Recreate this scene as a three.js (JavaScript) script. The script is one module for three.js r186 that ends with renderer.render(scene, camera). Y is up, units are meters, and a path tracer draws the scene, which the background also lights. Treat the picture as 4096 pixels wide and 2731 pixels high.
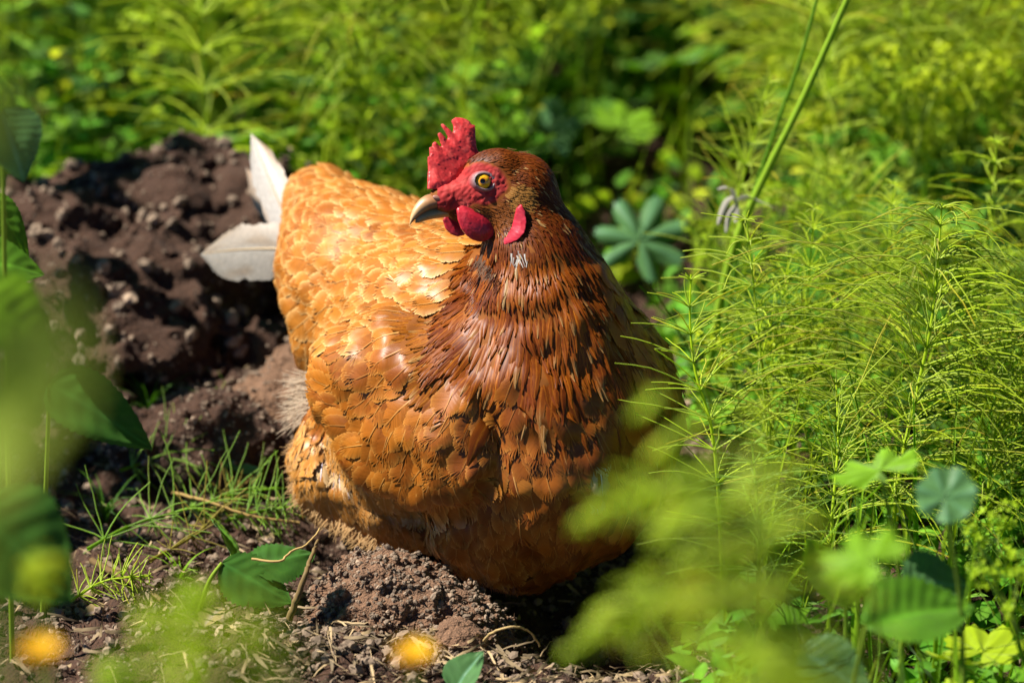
import * as THREE from 'three';
import { mergeGeometries } from 'three/addons/utils/BufferGeometryUtils.js';
import { ImprovedNoise } from 'three/addons/math/ImprovedNoise.js';
import { Sky } from 'three/addons/objects/Sky.js';

// ---------------------------------------------------------------- camera, sky, sun, exposure
const scene = new THREE.Scene();
const D = 2.2, TILT = 22 * Math.PI / 180, FRAME_H = 0.3888;
const CT = Math.cos(TILT), ST = Math.sin(TILT), LOOK_Y = 0.147;
const camera = new THREE.PerspectiveCamera(2 * Math.atan(FRAME_H / 2 / D) * 180 / Math.PI, 1024 / 682, 0.05, 60);
camera.position.set(0, LOOK_Y + D * ST, D * CT);
camera.lookAt(0, LOOK_Y, 0);
camera.focus = D - 0.005;
camera.userData.fStop = 4.7;
scene.add(camera);

const sunDir = new THREE.Vector3(-0.78, 0.92, 0.0).normalize();
const sky = new Sky();
sky.scale.setScalar(50);
sky.material.uniforms.sunPosition.value.copy(sunDir);
sky.material.uniforms.turbidity.value = 2;
sky.material.uniforms.rayleigh.value = 0.4;
sky.material.uniforms.mieCoefficient.value = 0.003;
sky.material.uniforms.cloudCoverage.value = 0;
sky.name = 'sky'; sky.userData.kind = 'structure';
scene.add(sky);
scene.environmentIntensity = 0.1;
const sun = new THREE.DirectionalLight(new THREE.Color(1, 0.95, 0.86), 5);
sun.position.copy(sunDir).multiplyScalar(6); sun.castShadow = true;
sun.shadow.mapSize.set(4096, 4096);
Object.assign(sun.shadow.camera, { left: -2.5, right: 2.5, top: 2.5, bottom: -2.5, near: 0.5, far: 14 });
scene.add(sun); scene.add(sun.target);
const renderer = new THREE.WebGLRenderer({ antialias: true });
renderer.toneMapping = THREE.LinearToneMapping;
renderer.toneMappingExposure = 2.05;
renderer.shadowMap.enabled = true;

// ---------------------------------------------------------------- helpers
function rng(seed) { let a = seed >>> 0; return () => { a |= 0; a = a + 0x6D2B79F5 | 0; let t = Math.imul(a ^ a >>> 15, 1 | a); t = t + Math.imul(t ^ t >>> 7, 61 | t) ^ t; return ((t ^ t >>> 14) >>> 0) / 4294967296; }; }
const N3 = new ImprovedNoise();
const noise = (x, y, z) => N3.noise(x, y, z);
function fbm(x, y, z, o = 4) { let s = 0, a = 1; for (let i = 0; i < o; i++) { s += a * N3.noise(x, y, z); x *= 2.03; y *= 2.03; z *= 2.03; a *= 0.5; } return s; }
const lerp = (a, b, t) => a + (b - a) * t, clamp = (x, a, b) => x < a ? a : x > b ? b : x;
const smooth = (a, b, x) => { const t = clamp((x - a) / (b - a), 0, 1); return t * t * (3 - 2 * t); };
const V3 = (x, y, z) => new THREE.Vector3(x, y, z);
const usedNames = {};
function numbered(n) { const k = usedNames[n] = (usedNames[n] ?? -1) + 1; return k ? n + '_' + String(k).padStart(3, '0') : n; }
function tag(o, label, category, group) { o.userData.label = label; o.userData.category = category; if (group) o.userData.group = group; return o; }
function shade(o) { o.traverse(m => { if (m.isMesh) { m.castShadow = true; m.receiveShadow = true; } }); return o; }

// a growing triangle soup with colour and uv
class Soup {
  constructor() { this.p = []; this.n = []; this.c = []; this.t = []; this.i = []; }
  get count() { return this.p.length / 3; }
  geometry(from = null) {
    const g = new THREE.BufferGeometry();
    g.setAttribute('position', new THREE.Float32BufferAttribute(this.p, 3));
    if (this.n.length) g.setAttribute('normal', new THREE.Float32BufferAttribute(this.n, 3));
    if (this.t.length) g.setAttribute('uv', new THREE.Float32BufferAttribute(this.t, 2));
    if (this.c.length) g.setAttribute('color', new THREE.Float32BufferAttribute(this.c, 3));
    g.setIndex(this.i);
    if (!this.n.length) g.computeVertexNormals();
    return g;
  }
}
// surface nets over a box: f < 0 inside
function netMesh(f, lo, hi, cell) {
  const nx = Math.ceil((hi[0] - lo[0]) / cell) + 1, ny = Math.ceil((hi[1] - lo[1]) / cell) + 1, nz = Math.ceil((hi[2] - lo[2]) / cell) + 1;
  const v = new Float32Array(nx * ny * nz), at = (i, j, k) => i + nx * (j + ny * k);
  for (let k = 0; k < nz; k++) for (let j = 0; j < ny; j++) for (let i = 0; i < nx; i++) v[at(i, j, k)] = f(lo[0] + i * cell, lo[1] + j * cell, lo[2] + k * cell);
  const id = new Int32Array(nx * ny * nz).fill(-1), P = [], I = [];
  for (let k = 0; k < nz - 1; k++) for (let j = 0; j < ny - 1; j++) for (let i = 0; i < nx - 1; i++) {
    let sx = 0, sy = 0, sz = 0, n = 0;
    for (let a = 0; a < 8; a++) for (const d of [1, 2, 4]) if (!(a & d)) {
      const b = a | d, va = v[at(i + (a & 1), j + (a >> 1 & 1), k + (a >> 2))], vb = v[at(i + (b & 1), j + (b >> 1 & 1), k + (b >> 2))];
      if ((va < 0) !== (vb < 0)) { const t = va / (va - vb); sx += (a & 1) + (d === 1 ? t : 0); sy += (a >> 1 & 1) + (d === 2 ? t : 0); sz += (a >> 2) + (d === 4 ? t : 0); n++; }
    }
    if (n) { id[at(i, j, k)] = P.length / 3; P.push(lo[0] + (i + sx / n) * cell, lo[1] + (j + sy / n) * cell, lo[2] + (k + sz / n) * cell); }
  }
  const quad = (a, b, c, d, flip) => { if (a < 0 || b < 0 || c < 0 || d < 0) return; if (flip) I.push(a, c, b, a, d, c); else I.push(a, b, c, a, c, d); };
  for (let k = 1; k < nz - 1; k++) for (let j = 1; j < ny - 1; j++) for (let i = 1; i < nx - 1; i++) {
    const o = v[at(i, j, k)] < 0;
    if (o !== (v[at(i + 1, j, k)] < 0)) quad(id[at(i, j - 1, k - 1)], id[at(i, j, k - 1)], id[at(i, j, k)], id[at(i, j - 1, k)], !o);
    if (o !== (v[at(i, j + 1, k)] < 0)) quad(id[at(i - 1, j, k - 1)], id[at(i - 1, j, k)], id[at(i, j, k)], id[at(i, j, k - 1)], !o);
    if (o !== (v[at(i, j, k + 1)] < 0)) quad(id[at(i - 1, j - 1, k)], id[at(i, j - 1, k)], id[at(i, j, k)], id[at(i - 1, j, k)], !o);
  }
  return { P, I };
}
function grad(f, x, y, z, e = 0.6) {
  let gx = f(x + e, y, z) - f(x - e, y, z), gy = f(x, y + e, z) - f(x, y - e, z), gz = f(x, y, z + e) - f(x, y, z - e);
  const l = Math.hypot(gx, gy, gz) || 1; return [gx / l, gy / l, gz / l];
}
function dataTexture(w, h, fn, srgb = true) {
  const a = new Uint8Array(w * h * 4);
  for (let y = 0; y < h; y++) for (let x = 0; x < w; x++) { const c = fn((x + 0.5) / w, (y + 0.5) / h); const k = (y * w + x) * 4; for (let q = 0; q < 3; q++) a[k + q] = clamp(c[q] * 255, 0, 255); a[k + 3] = (c[3] ?? 1) * 255; }
  const t = new THREE.DataTexture(a, w, h); t.wrapS = t.wrapT = THREE.RepeatWrapping; t.magFilter = THREE.LinearFilter; t.minFilter = THREE.LinearFilter;
  if (srgb) t.colorSpace = THREE.SRGBColorSpace; t.needsUpdate = true; return t;
}
// ---------------------------------------------------------------- the hen: shape
// The hen is laid out in its own frame: unit 0.57 mm, x to her left wing, y up her leaning axis, z out of her breast.
const U = 0.00057;
const at = (u, v, w) => { const k = 1 - w * U / D; return [(u - 512) * k, (341 - v) * k, w]; };
const PHI = 15 * Math.PI / 180, CP = Math.cos(PHI), SP = Math.sin(PHI);
const hd = (u, v, L) => { const dx = (u - 505) / CP; return [-7 + dx * CP + L * SP, 341 - v, -dx * SP + L * CP]; };
const henPos = [0, 0, 0.03];
const toWorld = (x, y, z) => [x * U - henPos[0], LOOK_Y + U * (y * CT + z * ST) - henPos[1], U * (-y * ST + z * CT) - henPos[2]];
const turnN = (x, y, z) => [x, y * CT + z * ST, -y * ST + z * CT];

function coneSdf(a, b, ra, rb) {       // round cone between two joints
  const ba = [b[0] - a[0], b[1] - a[1], b[2] - a[2]], l2 = ba[0] ** 2 + ba[1] ** 2 + ba[2] ** 2, rr = ra - rb, a2 = l2 - rr * rr, il2 = 1 / l2;
  return (x, y, z) => {
    const px = x - a[0], py = y - a[1], pz = z - a[2], Y = px * ba[0] + py * ba[1] + pz * ba[2], Z = Y - l2;
    const qx = px * l2 - ba[0] * Y, qy = py * l2 - ba[1] * Y, qz = pz * l2 - ba[2] * Y, x2 = qx * qx + qy * qy + qz * qz, y2 = Y * Y * l2, z2 = Z * Z * l2, k = Math.sign(rr) * rr * rr * x2;
    if (Math.sign(Z) * a2 * z2 > k) return Math.sqrt(x2 + z2) * il2 - rb;
    if (Math.sign(Y) * a2 * y2 < k) return Math.sqrt(x2 + y2) * il2 - ra;
    return (Math.sqrt(x2 * a2 * il2) + Y * rr) * il2 - ra;
  };
}
function ellSdf(c, r, X, Y) {          // ellipsoid with its own axes
  const x = V3(...X).normalize(), z = V3().crossVectors(x, V3(...Y)).normalize(), y = V3().crossVectors(z, x);
  return (px, py, pz) => {
    const a = px - c[0], b = py - c[1], d = pz - c[2];
    const u = a * x.x + b * x.y + d * x.z, v = a * y.x + b * y.y + d * y.z, w = a * z.x + b * z.y + d * z.z;
    const k0 = Math.hypot(u / r[0], v / r[1], w / r[2]), k1 = Math.hypot(u / r[0] ** 2, v / r[1] ** 2, w / r[2] ** 2);
    return k1 < 1e-9 ? -Math.min(...r) : k0 * (k0 - 1) / k1;
  };
}
const smin = (a, b, k) => { const h = Math.max(k - Math.abs(a - b), 0) / k; return Math.min(a, b) - h * h * k * 0.25; };
const UPH = [0, CT, ST];
const AX = [0.529, -0.475, 0.704];
const bodyParts = [
  [ellSdf([-25, -40, -150], [235, 158, 155], AX, UPH), 0],
  [coneSdf(at(545, 465, -50), at(510, 505, -70), 96, 84), 40],            // breast
  [coneSdf(at(588, 405, -105), at(560, 450, -70), 92, 96), 40],           // left shoulder
  [ellSdf(at(365, 270, -255), [92, 84, 84], [0.6, 0.1, 0.6], UPH), 40],   // saddle
  [coneSdf(at(345, 245, -280), at(322, 203, -335), 60, 40), 34],          // tail coverts
  [coneSdf(at(366, 462, -176), at(402, 486, -150), 78, 66), 26],          // thigh
  [coneSdf(at(470, 400, -90), at(420, 410, -110), 78, 84), 36],
];
bodyParts.push([coneSdf(at(346, 300, -235), at(352, 330, -225), 62, 56), 30]);
const wingParts = [[ellSdf(at(410, 416, -24), [122, 86, 50], [0.72, -0.46, 0.5], [0.3, 0.9, 0.3]), 14]];
const neckParts = [
  [coneSdf(at(522, 205, -4), at(537, 262, -12), 34, 50), 0],
  [coneSdf(at(537, 262, -12), at(552, 335, -28), 50, 72), 24],
  [coneSdf(at(552, 335, -28), at(558, 400, -50), 72, 106), 40],
];
const headParts = [
  [coneSdf(hd(520, 188, 0), hd(494, 180, 0), 35, 29), 0],
  [coneSdf(hd(492, 186, 0), hd(442, 200, 0), 26, 11.8), 14],
  [coneSdf(hd(508, 208, 0), hd(478, 207, 0), 27, 18), 14],
  [coneSdf(hd(478, 210, 0), hd(446, 208, 0), 15, 7), 10],
  [coneSdf(hd(445, 198, 0), hd(431, 195.5, 0), 11, 6.5), 8],
  [coneSdf(hd(497, 166, 14), hd(474, 170, 13), 13, 9), 12],
  [coneSdf(hd(497, 166, -14), hd(474, 170, -13), 13, 9), 12],
];
const run = (list, x, y, z) => { let d = 1e9; for (const [f, k] of list) { const e = f(x, y, z); d = k && d < 1e8 ? smin(d, e, k) : Math.min(d, e); } return d; };
const headSdf = (x, y, z) => run(headParts, x, y, z);
const lumps = (x, y, z) => (y > 60 ? smooth(110, 60, y) : 1) * (7.5 * noise(x * 0.017 + 3, y * 0.017, z * 0.017) + 4.2 * noise(x * 0.036, y * 0.036 + 7, z * 0.036));
// creases of the plumage: under the border of the folded wing, and between wing and breast
const foldLine = (pts) => (u, v) => { let m = 1e9; for (let i = 0; i < pts.length - 1; i++) { const [ax, ay] = pts[i], [bx, by] = pts[i + 1], ex = bx - ax, ey = by - ay, t = clamp(((u - ax) * ex + (v - ay) * ey) / (ex * ex + ey * ey), 0, 1); m = Math.min(m, Math.hypot(u - ax - ex * t, v - ay - ey * t)); } return m; };
const underWing = foldLine([[320, 436], [342, 479], [366, 502], [398, 516], [432, 520], [470, 512]]), besideBreast = foldLine([[470, 372], [492, 410], [500, 450], [488, 490]]);
function folds(x, y, z) {
  if (z < -215 || y > 20) return 0;
  const k = 1 - z * U / D, u = x / k + 512, v = 341 - y / k; if (u > 540) return 0;
  const a = underWing(u, v), b = besideBreast(u, v);
  return smooth(-215, -165, z) * ((a < 36 ? 9 * Math.exp(-a * a / 130) : 0) + (b < 36 ? 3.5 * Math.exp(-b * b / 160) : 0));
}
function henSdf(x, y, z) {
  let d = run(bodyParts, x, y, z);
  d = smin(d, run(wingParts, x, y, z), lerp(56, 7, smooth(-15, -95, y)));
  d = smin(d, run(neckParts, x, y, z), 22);
  if (d < 60) d += lumps(x, y, z) + folds(x, y, z);
  if (y > 60) d = smin(d, headSdf(x, y, z), 16);
  return d;
}
function project(p, f = henSdf, h = 0) { for (let i = 0; i < 3; i++) { const d = f(p[0], p[1], p[2]) - h, g = grad(f, p[0], p[1], p[2], 1); p[0] -= g[0] * d; p[1] -= g[1] * d; p[2] -= g[2] * d; } return p; }

const hen = new THREE.Group(); hen.name = 'hen'; hen.position.set(...henPos);
tag(hen, 'ginger brown hen with red comb and white tail feathers sitting in loose soil', 'hen');
scene.add(hen);
const bodyNet = netMesh((x, y, z) => henSdf(x, y, z) + (y > 95 ? 2 : 0), [-260, -270, -430], [200, 215, 110], 7);
const headNet = netMesh(henSdf, [-75, 62, -60], [75, 215, 62], 1.8);

// bare red skin of the face, in the head's own side view
function faceAt(x, y, z) {
  if (headSdf(x, y, z) > 7) return 0;
  const u = x + 512 - z * 0.2, v = 341 - y;
  const e = Math.hypot((u - 474) / 26, (v - 185) / 20), f = Math.hypot((u - 445) / 27, (v - 195) / 15), w = noise(x * 0.12, y * 0.12, z * 0.12) * 0.16;
  return smooth(1.12, 0.92, Math.min(e, f) + w);
}
function henColours(net, fine) {
  const s = new Soup(), skin = [0.42, 0.032, 0.03], down = [0.27, 0.085, 0.012];
  for (let i = 0; i < net.P.length; i += 3) {
    const p = [net.P[i], net.P[i + 1], net.P[i + 2]];
    project(p, henSdf, fine ? 0 : (p[1] > 95 ? -2 : 0));
    let f = fine ? faceAt(p[0], p[1], p[2]) : 0;
    if (f > 0) { const g = grad(henSdf, ...p), b = f * (noise(p[0] * .33, p[1] * .33, p[2] * .33) * 1.3 + noise(p[0] * .7, p[1] * .7, p[2] * .7) * 0.5); for (let q = 0; q < 3; q++) p[q] += g[q] * b; }
    s.p.push(...toWorld(...p));
    if (!fine) s.n.push(...turnN(...grad(henSdf, ...p)));
    const t = 0.85 + 0.3 * noise(p[0] * 0.2, p[1] * 0.2, p[2] * 0.2 + 9);
    for (let q = 0; q < 3; q++) s.c.push(lerp(down[q], skin[q] * (1 + [0.25, 1.2, 1.0][q] * smooth(0.1, 0.45, noise(p[0] * 0.09 + 3, p[1] * 0.09, p[2] * 0.09))), f) * t);
  }
  s.i = net.I; const g = s.geometry(); return g;
}
const skinMat = new THREE.MeshPhysicalMaterial({ vertexColors: true, roughness: 0.68, specularIntensity: 0.35 });
const bodyMesh = new THREE.Mesh(mergeGeometries([henColours(bodyNet, false), henColours(headNet, true)]), skinMat);
bodyMesh.name = 'body'; hen.add(bodyMesh);
// ---------------------------------------------------------------- the hen: comb, wattles, beak, eye
function polySdf(pts) {
  return (x, y) => {
    let d = 1e18, s = 1; const n = pts.length;
    for (let i = 0, j = n - 1; i < n; j = i++) {
      const [ax, ay] = pts[i], [bx, by] = pts[j], ex = bx - ax, ey = by - ay, wx = x - ax, wy = y - ay, t = clamp((wx * ex + wy * ey) / (ex * ex + ey * ey), 0, 1);
      const dx = wx - ex * t, dy = wy - ey * t; d = Math.min(d, dx * dx + dy * dy);
      const c1 = y >= ay, c2 = y < by, c3 = ex * wy > ey * wx; if ((c1 && c2 && c3) || (!c1 && !c2 && !c3)) s = -s;
    }
    return s * Math.sqrt(d);
  };
}
// a fleshy lobe: an outline in the head's side view, with thickness, a cupped middle surface and pebbled skin
function fleshy(outline, half, cell, mid, bump, colour) {
  const d2 = polySdf(outline), us = outline.map(p => p[0]), vs = outline.map(p => p[1]);
  const lo = [Math.min(...us) - 3, Math.min(...vs) - 3, -half * 2.2 - 3], hi = [Math.max(...us) + 3, Math.max(...vs) + 3, half * 2.2 + 3];
  const f = (u, v, l) => {
    const a = d2(u, v) + 1.0, th = typeof half === 'number' ? half : half(u, v);
    const b = Math.abs(l) - th * 0.8 * Math.min(1, 0.45 + 0.55 * clamp(-a / 6, 0, 1));
    return Math.max(a, b) > 0 ? Math.hypot(Math.max(a, 0), Math.max(b, 0)) - 1 : Math.max(a, b) - 1;
  };
  const g = (u, v, l) => f(u, v, l) + bump * (noise(u * .55, v * .55, l * .55 + 3) + 0.7 * noise(u * 1.2, v * 1.2, l * 1.2) + 0.6 * noise(u * .2, v * .2, 7));
  const net = netMesh(g, lo, hi, cell), s = new Soup();
  for (let i = 0; i < net.P.length; i += 3) {
    const u = net.P[i], v = net.P[i + 1], l = net.P[i + 2];
    s.p.push(...toWorld(...hd(u, v, l + mid(u, v))));
    const t = 0.85 + 0.35 * noise(u * 0.14, v * 0.14, l * 0.2 + 5) + 0.22 * noise(u * 0.8, v * 0.8, l * .8);
    const pale = smooth(0.08, 0.5, noise(u * 0.11 + 7, v * 0.11, 2) + 0.4 * noise(u * 0.5, v * 0.5, l)); s.c.push(colour[0] * t * (1 + 0.2 * pale), colour[1] * t * (1 + 1.0 * pale), colour[2] * t * (1 + 0.7 * pale));
  }
  // hd turns the side view round (v grows downwards), which mirrors the faces
  for (let i = 0; i < net.I.length; i += 3) s.i.push(net.I[i], net.I[i + 2], net.I[i + 1]);
  return s.geometry();
}
const zoomOutline = (list) => list.map(([x, y]) => [387.5 + x / 8.96, 105 + y / 8.96]);
const fleshMat = new THREE.MeshPhysicalMaterial({ vertexColors: true, roughness: 0.38, specularIntensity: 0.85, sheen: 0.2, sheenColor: new THREE.Color(1, 0.6, 0.5), sheenRoughness: 0.5 });
const henPart = (name, geo, mat, parent = hen) => { const m = new THREE.Mesh(geo, mat); m.name = name; parent.add(m); return m; };
const combOutline = zoomOutline([[355, 760], [368, 640], [376, 560], [370, 470], [392, 462], [386, 385], [412, 378], [418, 345], [440, 335], [474, 372], [500, 384], [478, 300], [466, 255], [490, 246], [522, 290], [548, 325], [556, 285], [500, 178], [518, 168], [562, 213], [606, 258], [612, 190], [596, 140], [636, 110], [700, 116], [752, 140], [768, 170], [797, 180], [797, 260], [797, 330], [806, 400], [840, 440], [800, 520], [700, 600], [600, 700], [480, 760]]);
henPart('comb', fleshy(combOutline, 5.2, 1.0, (u, v) => 1.5 * Math.sin((v - 120) * 0.09) + (u - 450) * 0.02 + (v - 170) * 0.2, 0.62, [0.60, 0.042, 0.042]), fleshMat);
const nearWattle = zoomOutline([[590, 930], [596, 1030], [625, 1110], [670, 1170], [730, 1212], [800, 1228], [870, 1208], [920, 1165], [948, 1110], [900, 1050], [830, 980], [740, 930], [650, 900]]);
henPart('wattle', fleshy(nearWattle, 3.4, 1.0, (u, v) => 15 + 3.2 * Math.sin((v - 205) * 0.085) - 0.006 * (u - 474) ** 2, 0.36, [0.46, 0.016, 0.03]), fleshMat);
const farWattle = zoomOutline([[520, 960], [490, 1030], [515, 1105], [560, 1155], [620, 1175], [680, 1160], [720, 1100], [700, 1000], [620, 940]]).map(([u, v]) => [u + 5, v]);
henPart('wattle', fleshy(farWattle, 3.4, 1.0, (u, v) => -15 - 2 * Math.sin((v - 205) * 0.085), 0.36, [0.46, 0.016, 0.03]), fleshMat);
// beak: cross sections from the face to the tip (u, top, bottom, half width), closed rings
function beakGeometry(sections, colourAt, ring = 20) {
  const s = new Soup(), n = 26;
  const mix = (t) => { const x = t * (sections.length - 1), i = Math.min(sections.length - 2, Math.floor(x)), f = x - i, a = sections[i], b = sections[i + 1], q = sections[Math.max(0, i - 1)], w = sections[Math.min(sections.length - 1, i + 2)]; return a.map((A, k) => { const B = b[k], m0 = (B - q[k]) / 2, m1 = (w[k] - A) / 2, f2 = f * f, f3 = f2 * f; return (2 * f3 - 3 * f2 + 1) * A + (f3 - 2 * f2 + f) * m0 + (-2 * f3 + 3 * f2) * B + (f3 - f2) * m1; }); };
  for (let i = 0; i <= n; i++) {
    const [u, top, bot, w] = mix(i / n);
    for (let j = 0; j < ring; j++) {
      const a = j / ring * Math.PI * 2, cx = Math.sin(a), cy = -Math.cos(a), y = (top + bot) / 2 + cy * (bot - top) / 2, l = cx * Math.max(w, 0.05) * (1 - 0.25 * Math.max(0, -cy) ** 2);
      const k = 1 + 0.03 * noise(u * .5, y * .5, l * .5);
      s.p.push(...toWorld(...hd(u, y, l * k))); s.c.push(...colourAt(i / n, cy, u, y, l));
    }
  }
  for (let i = 0; i < n; i++) for (let j = 0; j < ring; j++) { const a = i * ring + j, b = i * ring + (j + 1) % ring; s.i.push(a, b, a + ring, b, b + ring, a + ring); }
  return s.geometry();
}
const hornMat = new THREE.MeshPhysicalMaterial({ vertexColors: true, roughness: 0.4, clearcoat: 0.12, clearcoatRoughness: 0.3 });
const horn = (t, c, u, v, l) => { const g = 0.9 + 0.25 * noise(u * 0.5, v * 0.9, l); const e = smooth(0.35, 0.9, c), d = smooth(0.72, 1, t) * smooth(-0.2, 0.7, c); return [lerp(lerp(lerp(0.32, 0.56, smooth(0.3, 0.75, t)), 0.30, e), 0.10, d) * g, lerp(lerp(lerp(0.13, 0.36, smooth(0.3, 0.75, t)), 0.13, e), 0.075, d) * g, lerp(lerp(lerp(0.05, 0.16, smooth(0.3, 0.75, t)), 0.055, e), 0.05, d) * g]; };
const beak = new THREE.Group(); beak.name = 'beak'; hen.add(beak);
henPart('upper_beak', beakGeometry([[464, 204, 210, 8], [450, 199, 209.5, 10], [438, 194, 209.5, 10], [428, 195, 212, 8.3], [420, 200, 216.5, 6.2], [414, 208.5, 221.5, 3.8], [411, 217.5, 225, 1.8], [410.3, 225.5, 226.2, 0.2]], horn), hornMat, beak);
henPart('lower_beak', beakGeometry([[470, 206, 214.5, 8.2], [455, 206.5, 216, 8.4], [442, 207, 218, 7.4], [430, 209, 220, 5.6], [421, 213, 222.6, 3.4], [416, 218, 223.5, 0.6]], (t, c, u, v, l) => { const g = 0.9 + 0.25 * noise(u * .6, v, l); return [0.36 * g, 0.25 * g, 0.10 * g]; }), hornMat, beak);
{ // nostril: a horny flap over a dark slit
  const flap = new THREE.SphereGeometry(1, 20, 14), p = flap.attributes.position, s = [];
  for (let i = 0; i < p.count; i++) { const x = p.getX(i), y = p.getY(i), z = p.getZ(i); s.push(...toWorld(...hd(436.5 + x * 5.6 - y * 1.5, 199 - y * 3.2 + x * 0.8, 9.4 + z * 2.6))); }
  flap.setAttribute('position', new THREE.Float32BufferAttribute(s, 3)); flap.computeVertexNormals();
  henPart('nostril', flap, new THREE.MeshPhysicalMaterial({ color: new THREE.Color(0.36, 0.16, 0.11), roughness: 0.5 }), beak);
  const slit = new THREE.SphereGeometry(1, 14, 10), q = slit.attributes.position, r = [];
  for (let i = 0; i < q.count; i++) { const x = q.getX(i), y = q.getY(i), z = q.getZ(i); r.push(...toWorld(...hd(440 + x * 2.4 + y * 0.8, 197.3 - y * 1.1 - x * 0.9, 11.6 + z * 0.9))); }
  slit.setAttribute('position', new THREE.Float32BufferAttribute(r, 3)); slit.computeVertexNormals();
  henPart('nostril_slit', slit, new THREE.MeshStandardMaterial({ color: new THREE.Color(0.05, 0.012, 0.01), roughness: 0.8 }), beak);
}
// eyes
function surfL(u, v, side) { let L = side * 45; for (let i = 0; i < 60; i++) { const p = hd(u, v, L), d = henSdf(...p); if (d < 0.1) break; L -= side * d * 0.8; } return L; }
// the red lobe below the ear, laid on the cheek
const lobe = zoomOutline([[1178, 895], [1208, 960], [1216, 1060], [1195, 1150], [1140, 1215], [1050, 1260], [1022, 1240], [1070, 1170], [1110, 1090], [1125, 1010], [1140, 930]]).map(([u, v]) => [u - 8, v]);
henPart('earlobe', fleshy(lobe, 2.8, 1.0, (u, v) => surfL(u, v, 1) + 1.4 + 0.25 * (u - 506), 0.3, [0.50, 0.02, 0.04]), fleshMat);

function eye(side) {
  const u = 483.6 - 6.5 * side, v = 182.3, L = surfL(u, v, side), r = 11, c = hd(u, v, L - side * 6.4), ax = V3(...hd(u - 0.2, v, L + side)).sub(V3(...hd(u, v, L))).normalize();
  const q = new THREE.Quaternion().setFromUnitVectors(V3(0, 1, 0), ax), s = new Soup(), rings = 60, seg = 40;
  const stops = [[0, [0.004, 0.004, 0.004]], [13, [0.004, 0.004, 0.004]], [14.5, [0.60, 0.22, 0.01]], [26, [1.0, 0.50, 0.015]], [44, [0.9, 0.36, 0.01]], [48, [0.14, 0.06, 0.015]], [51, [0.06, 0.05, 0.045]], [62, [0.14, 0.12, 0.12]], [180, [0.12, 0.1, 0.1]]];
  for (let i = 0; i <= rings; i++) {
    const a = (i / rings) ** 1.4 * 110, A = a * Math.PI / 180; let k = 0; while (a > stops[k + 1][0]) k++;
    const f = (a - stops[k][0]) / (stops[k + 1][0] - stops[k][0]);
    for (let j = 0; j <= seg; j++) {
      const b = j / seg * Math.PI * 2, d = V3(Math.sin(A) * Math.cos(b), Math.cos(A), Math.sin(A) * Math.sin(b)).applyQuaternion(q);
      s.p.push(...toWorld(c[0] + d.x * r, c[1] + d.y * r, c[2] + d.z * r)); s.n.push(...turnN(d.x, d.y, d.z));
      const w = 1 + (a > 14 && a < 34 ? 0.35 * noise(b * 9, a * 0.06, 2) : 0); for (let m = 0; m < 3; m++) s.c.push(lerp(stops[k][1][m], stops[k + 1][1][m], f) * w);
    }
  }
  for (let i = 0; i < rings; i++) for (let j = 0; j < seg; j++) { const a = i * (seg + 1) + j, b = a + seg + 1; s.i.push(a, a + 1, b, a + 1, b + 1, b); }
  const e = henPart('eye', s.geometry(), new THREE.MeshPhysicalMaterial({ vertexColors: true, roughness: 0.12, clearcoat: 0.6, clearcoatRoughness: 0.05 }));
  // eyelid: wrinkled rings round the ball
  const t = new Soup(), R = 8.3, nu = 96, nv = 14; 
  for (let i = 0; i <= nu; i++) for (let j = 0; j <= nv; j++) {
    const a = i / nu * Math.PI * 2, w = j / nv, rad = R + 5.2 * w + 0.5 * Math.sin(a * 2), h = 2.0 * Math.sin(Math.PI * Math.pow(w, 0.6)) * (0.8 + 0.35 * noise(Math.cos(a) * 3, Math.sin(a) * 3, w * 5)) - 2.2 * w * w;
    const uu = u + Math.cos(a) * rad * 1.03, vv = v + Math.sin(a) * rad * 0.86, base = surfL(uu, vv, side);
    const lid = lerp(L + side * 1.9, base, smooth(0.2, 1, w));
    t.p.push(...toWorld(...hd(uu, vv, lid + side * (h * 0.8 + 0.3 * (1 - w)))));
    const k = 0.85 + 0.4 * noise(a * 6, w * 6, 3), m = smooth(0.35, 0.9, w); t.c.push(lerp(0.30, 0.44, m) * k, lerp(0.20, 0.06, m) * k, lerp(0.20, 0.06, m) * k);
  }
  for (let i = 0; i < nu; i++) for (let j = 0; j < nv; j++) { const a = i * (nv + 1) + j, b = a + nv + 1; t.i.push(a, a + 1, b, a + 1, b + 1, b); }
  henPart('eyelid', t.geometry(), new THREE.MeshPhysicalMaterial({ vertexColors: true, roughness: 0.45, side: THREE.DoubleSide }), e);
}
eye(1); eye(-1);
// ---------------------------------------------------------------- the hen: plumage
// vane pattern: barbs slanting from a pale shaft to a pale, slightly frayed margin
const barb = (u, v, s) => { const x = Math.abs(u - 0.5) * 2; return 0.5 + 0.5 * Math.sin((v * 34 - x * 9) * 6.283 + 3 * noise(u * 5, v * 6, s)); };
const hackleMap = dataTexture(64, 256, (u, v) => {
  const x = Math.abs(u - 0.5) * 2, n = noise(u * 9, v * 10, 4), shaft = smooth(0.22, 0.04, x), b = 0.5 + 0.5 * Math.sin((v * 22 - x * 6) * 6.283), edge = smooth(0.6, 1.0, x);
  const w = clamp(Math.max(shaft * 0.55, edge * 0.35) + 0.12 * n, 0, 1), k = 0.84 + 0.16 * b + 0.1 * n;
  return [lerp(0.66, 1.0, w) * k, lerp(0.52, 0.98, w) * k, lerp(0.32, 0.95, w) * k];
});
const vaneBump = dataTexture(128, 256, (u, v) => { const x = Math.abs(u - 0.5) * 2; const h = 0.5 + 0.28 * Math.sin((v * 30 - x * 8) * 6.283) + (x < 0.06 ? 0.3 : 0); return [h, h, h]; }, false);
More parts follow.
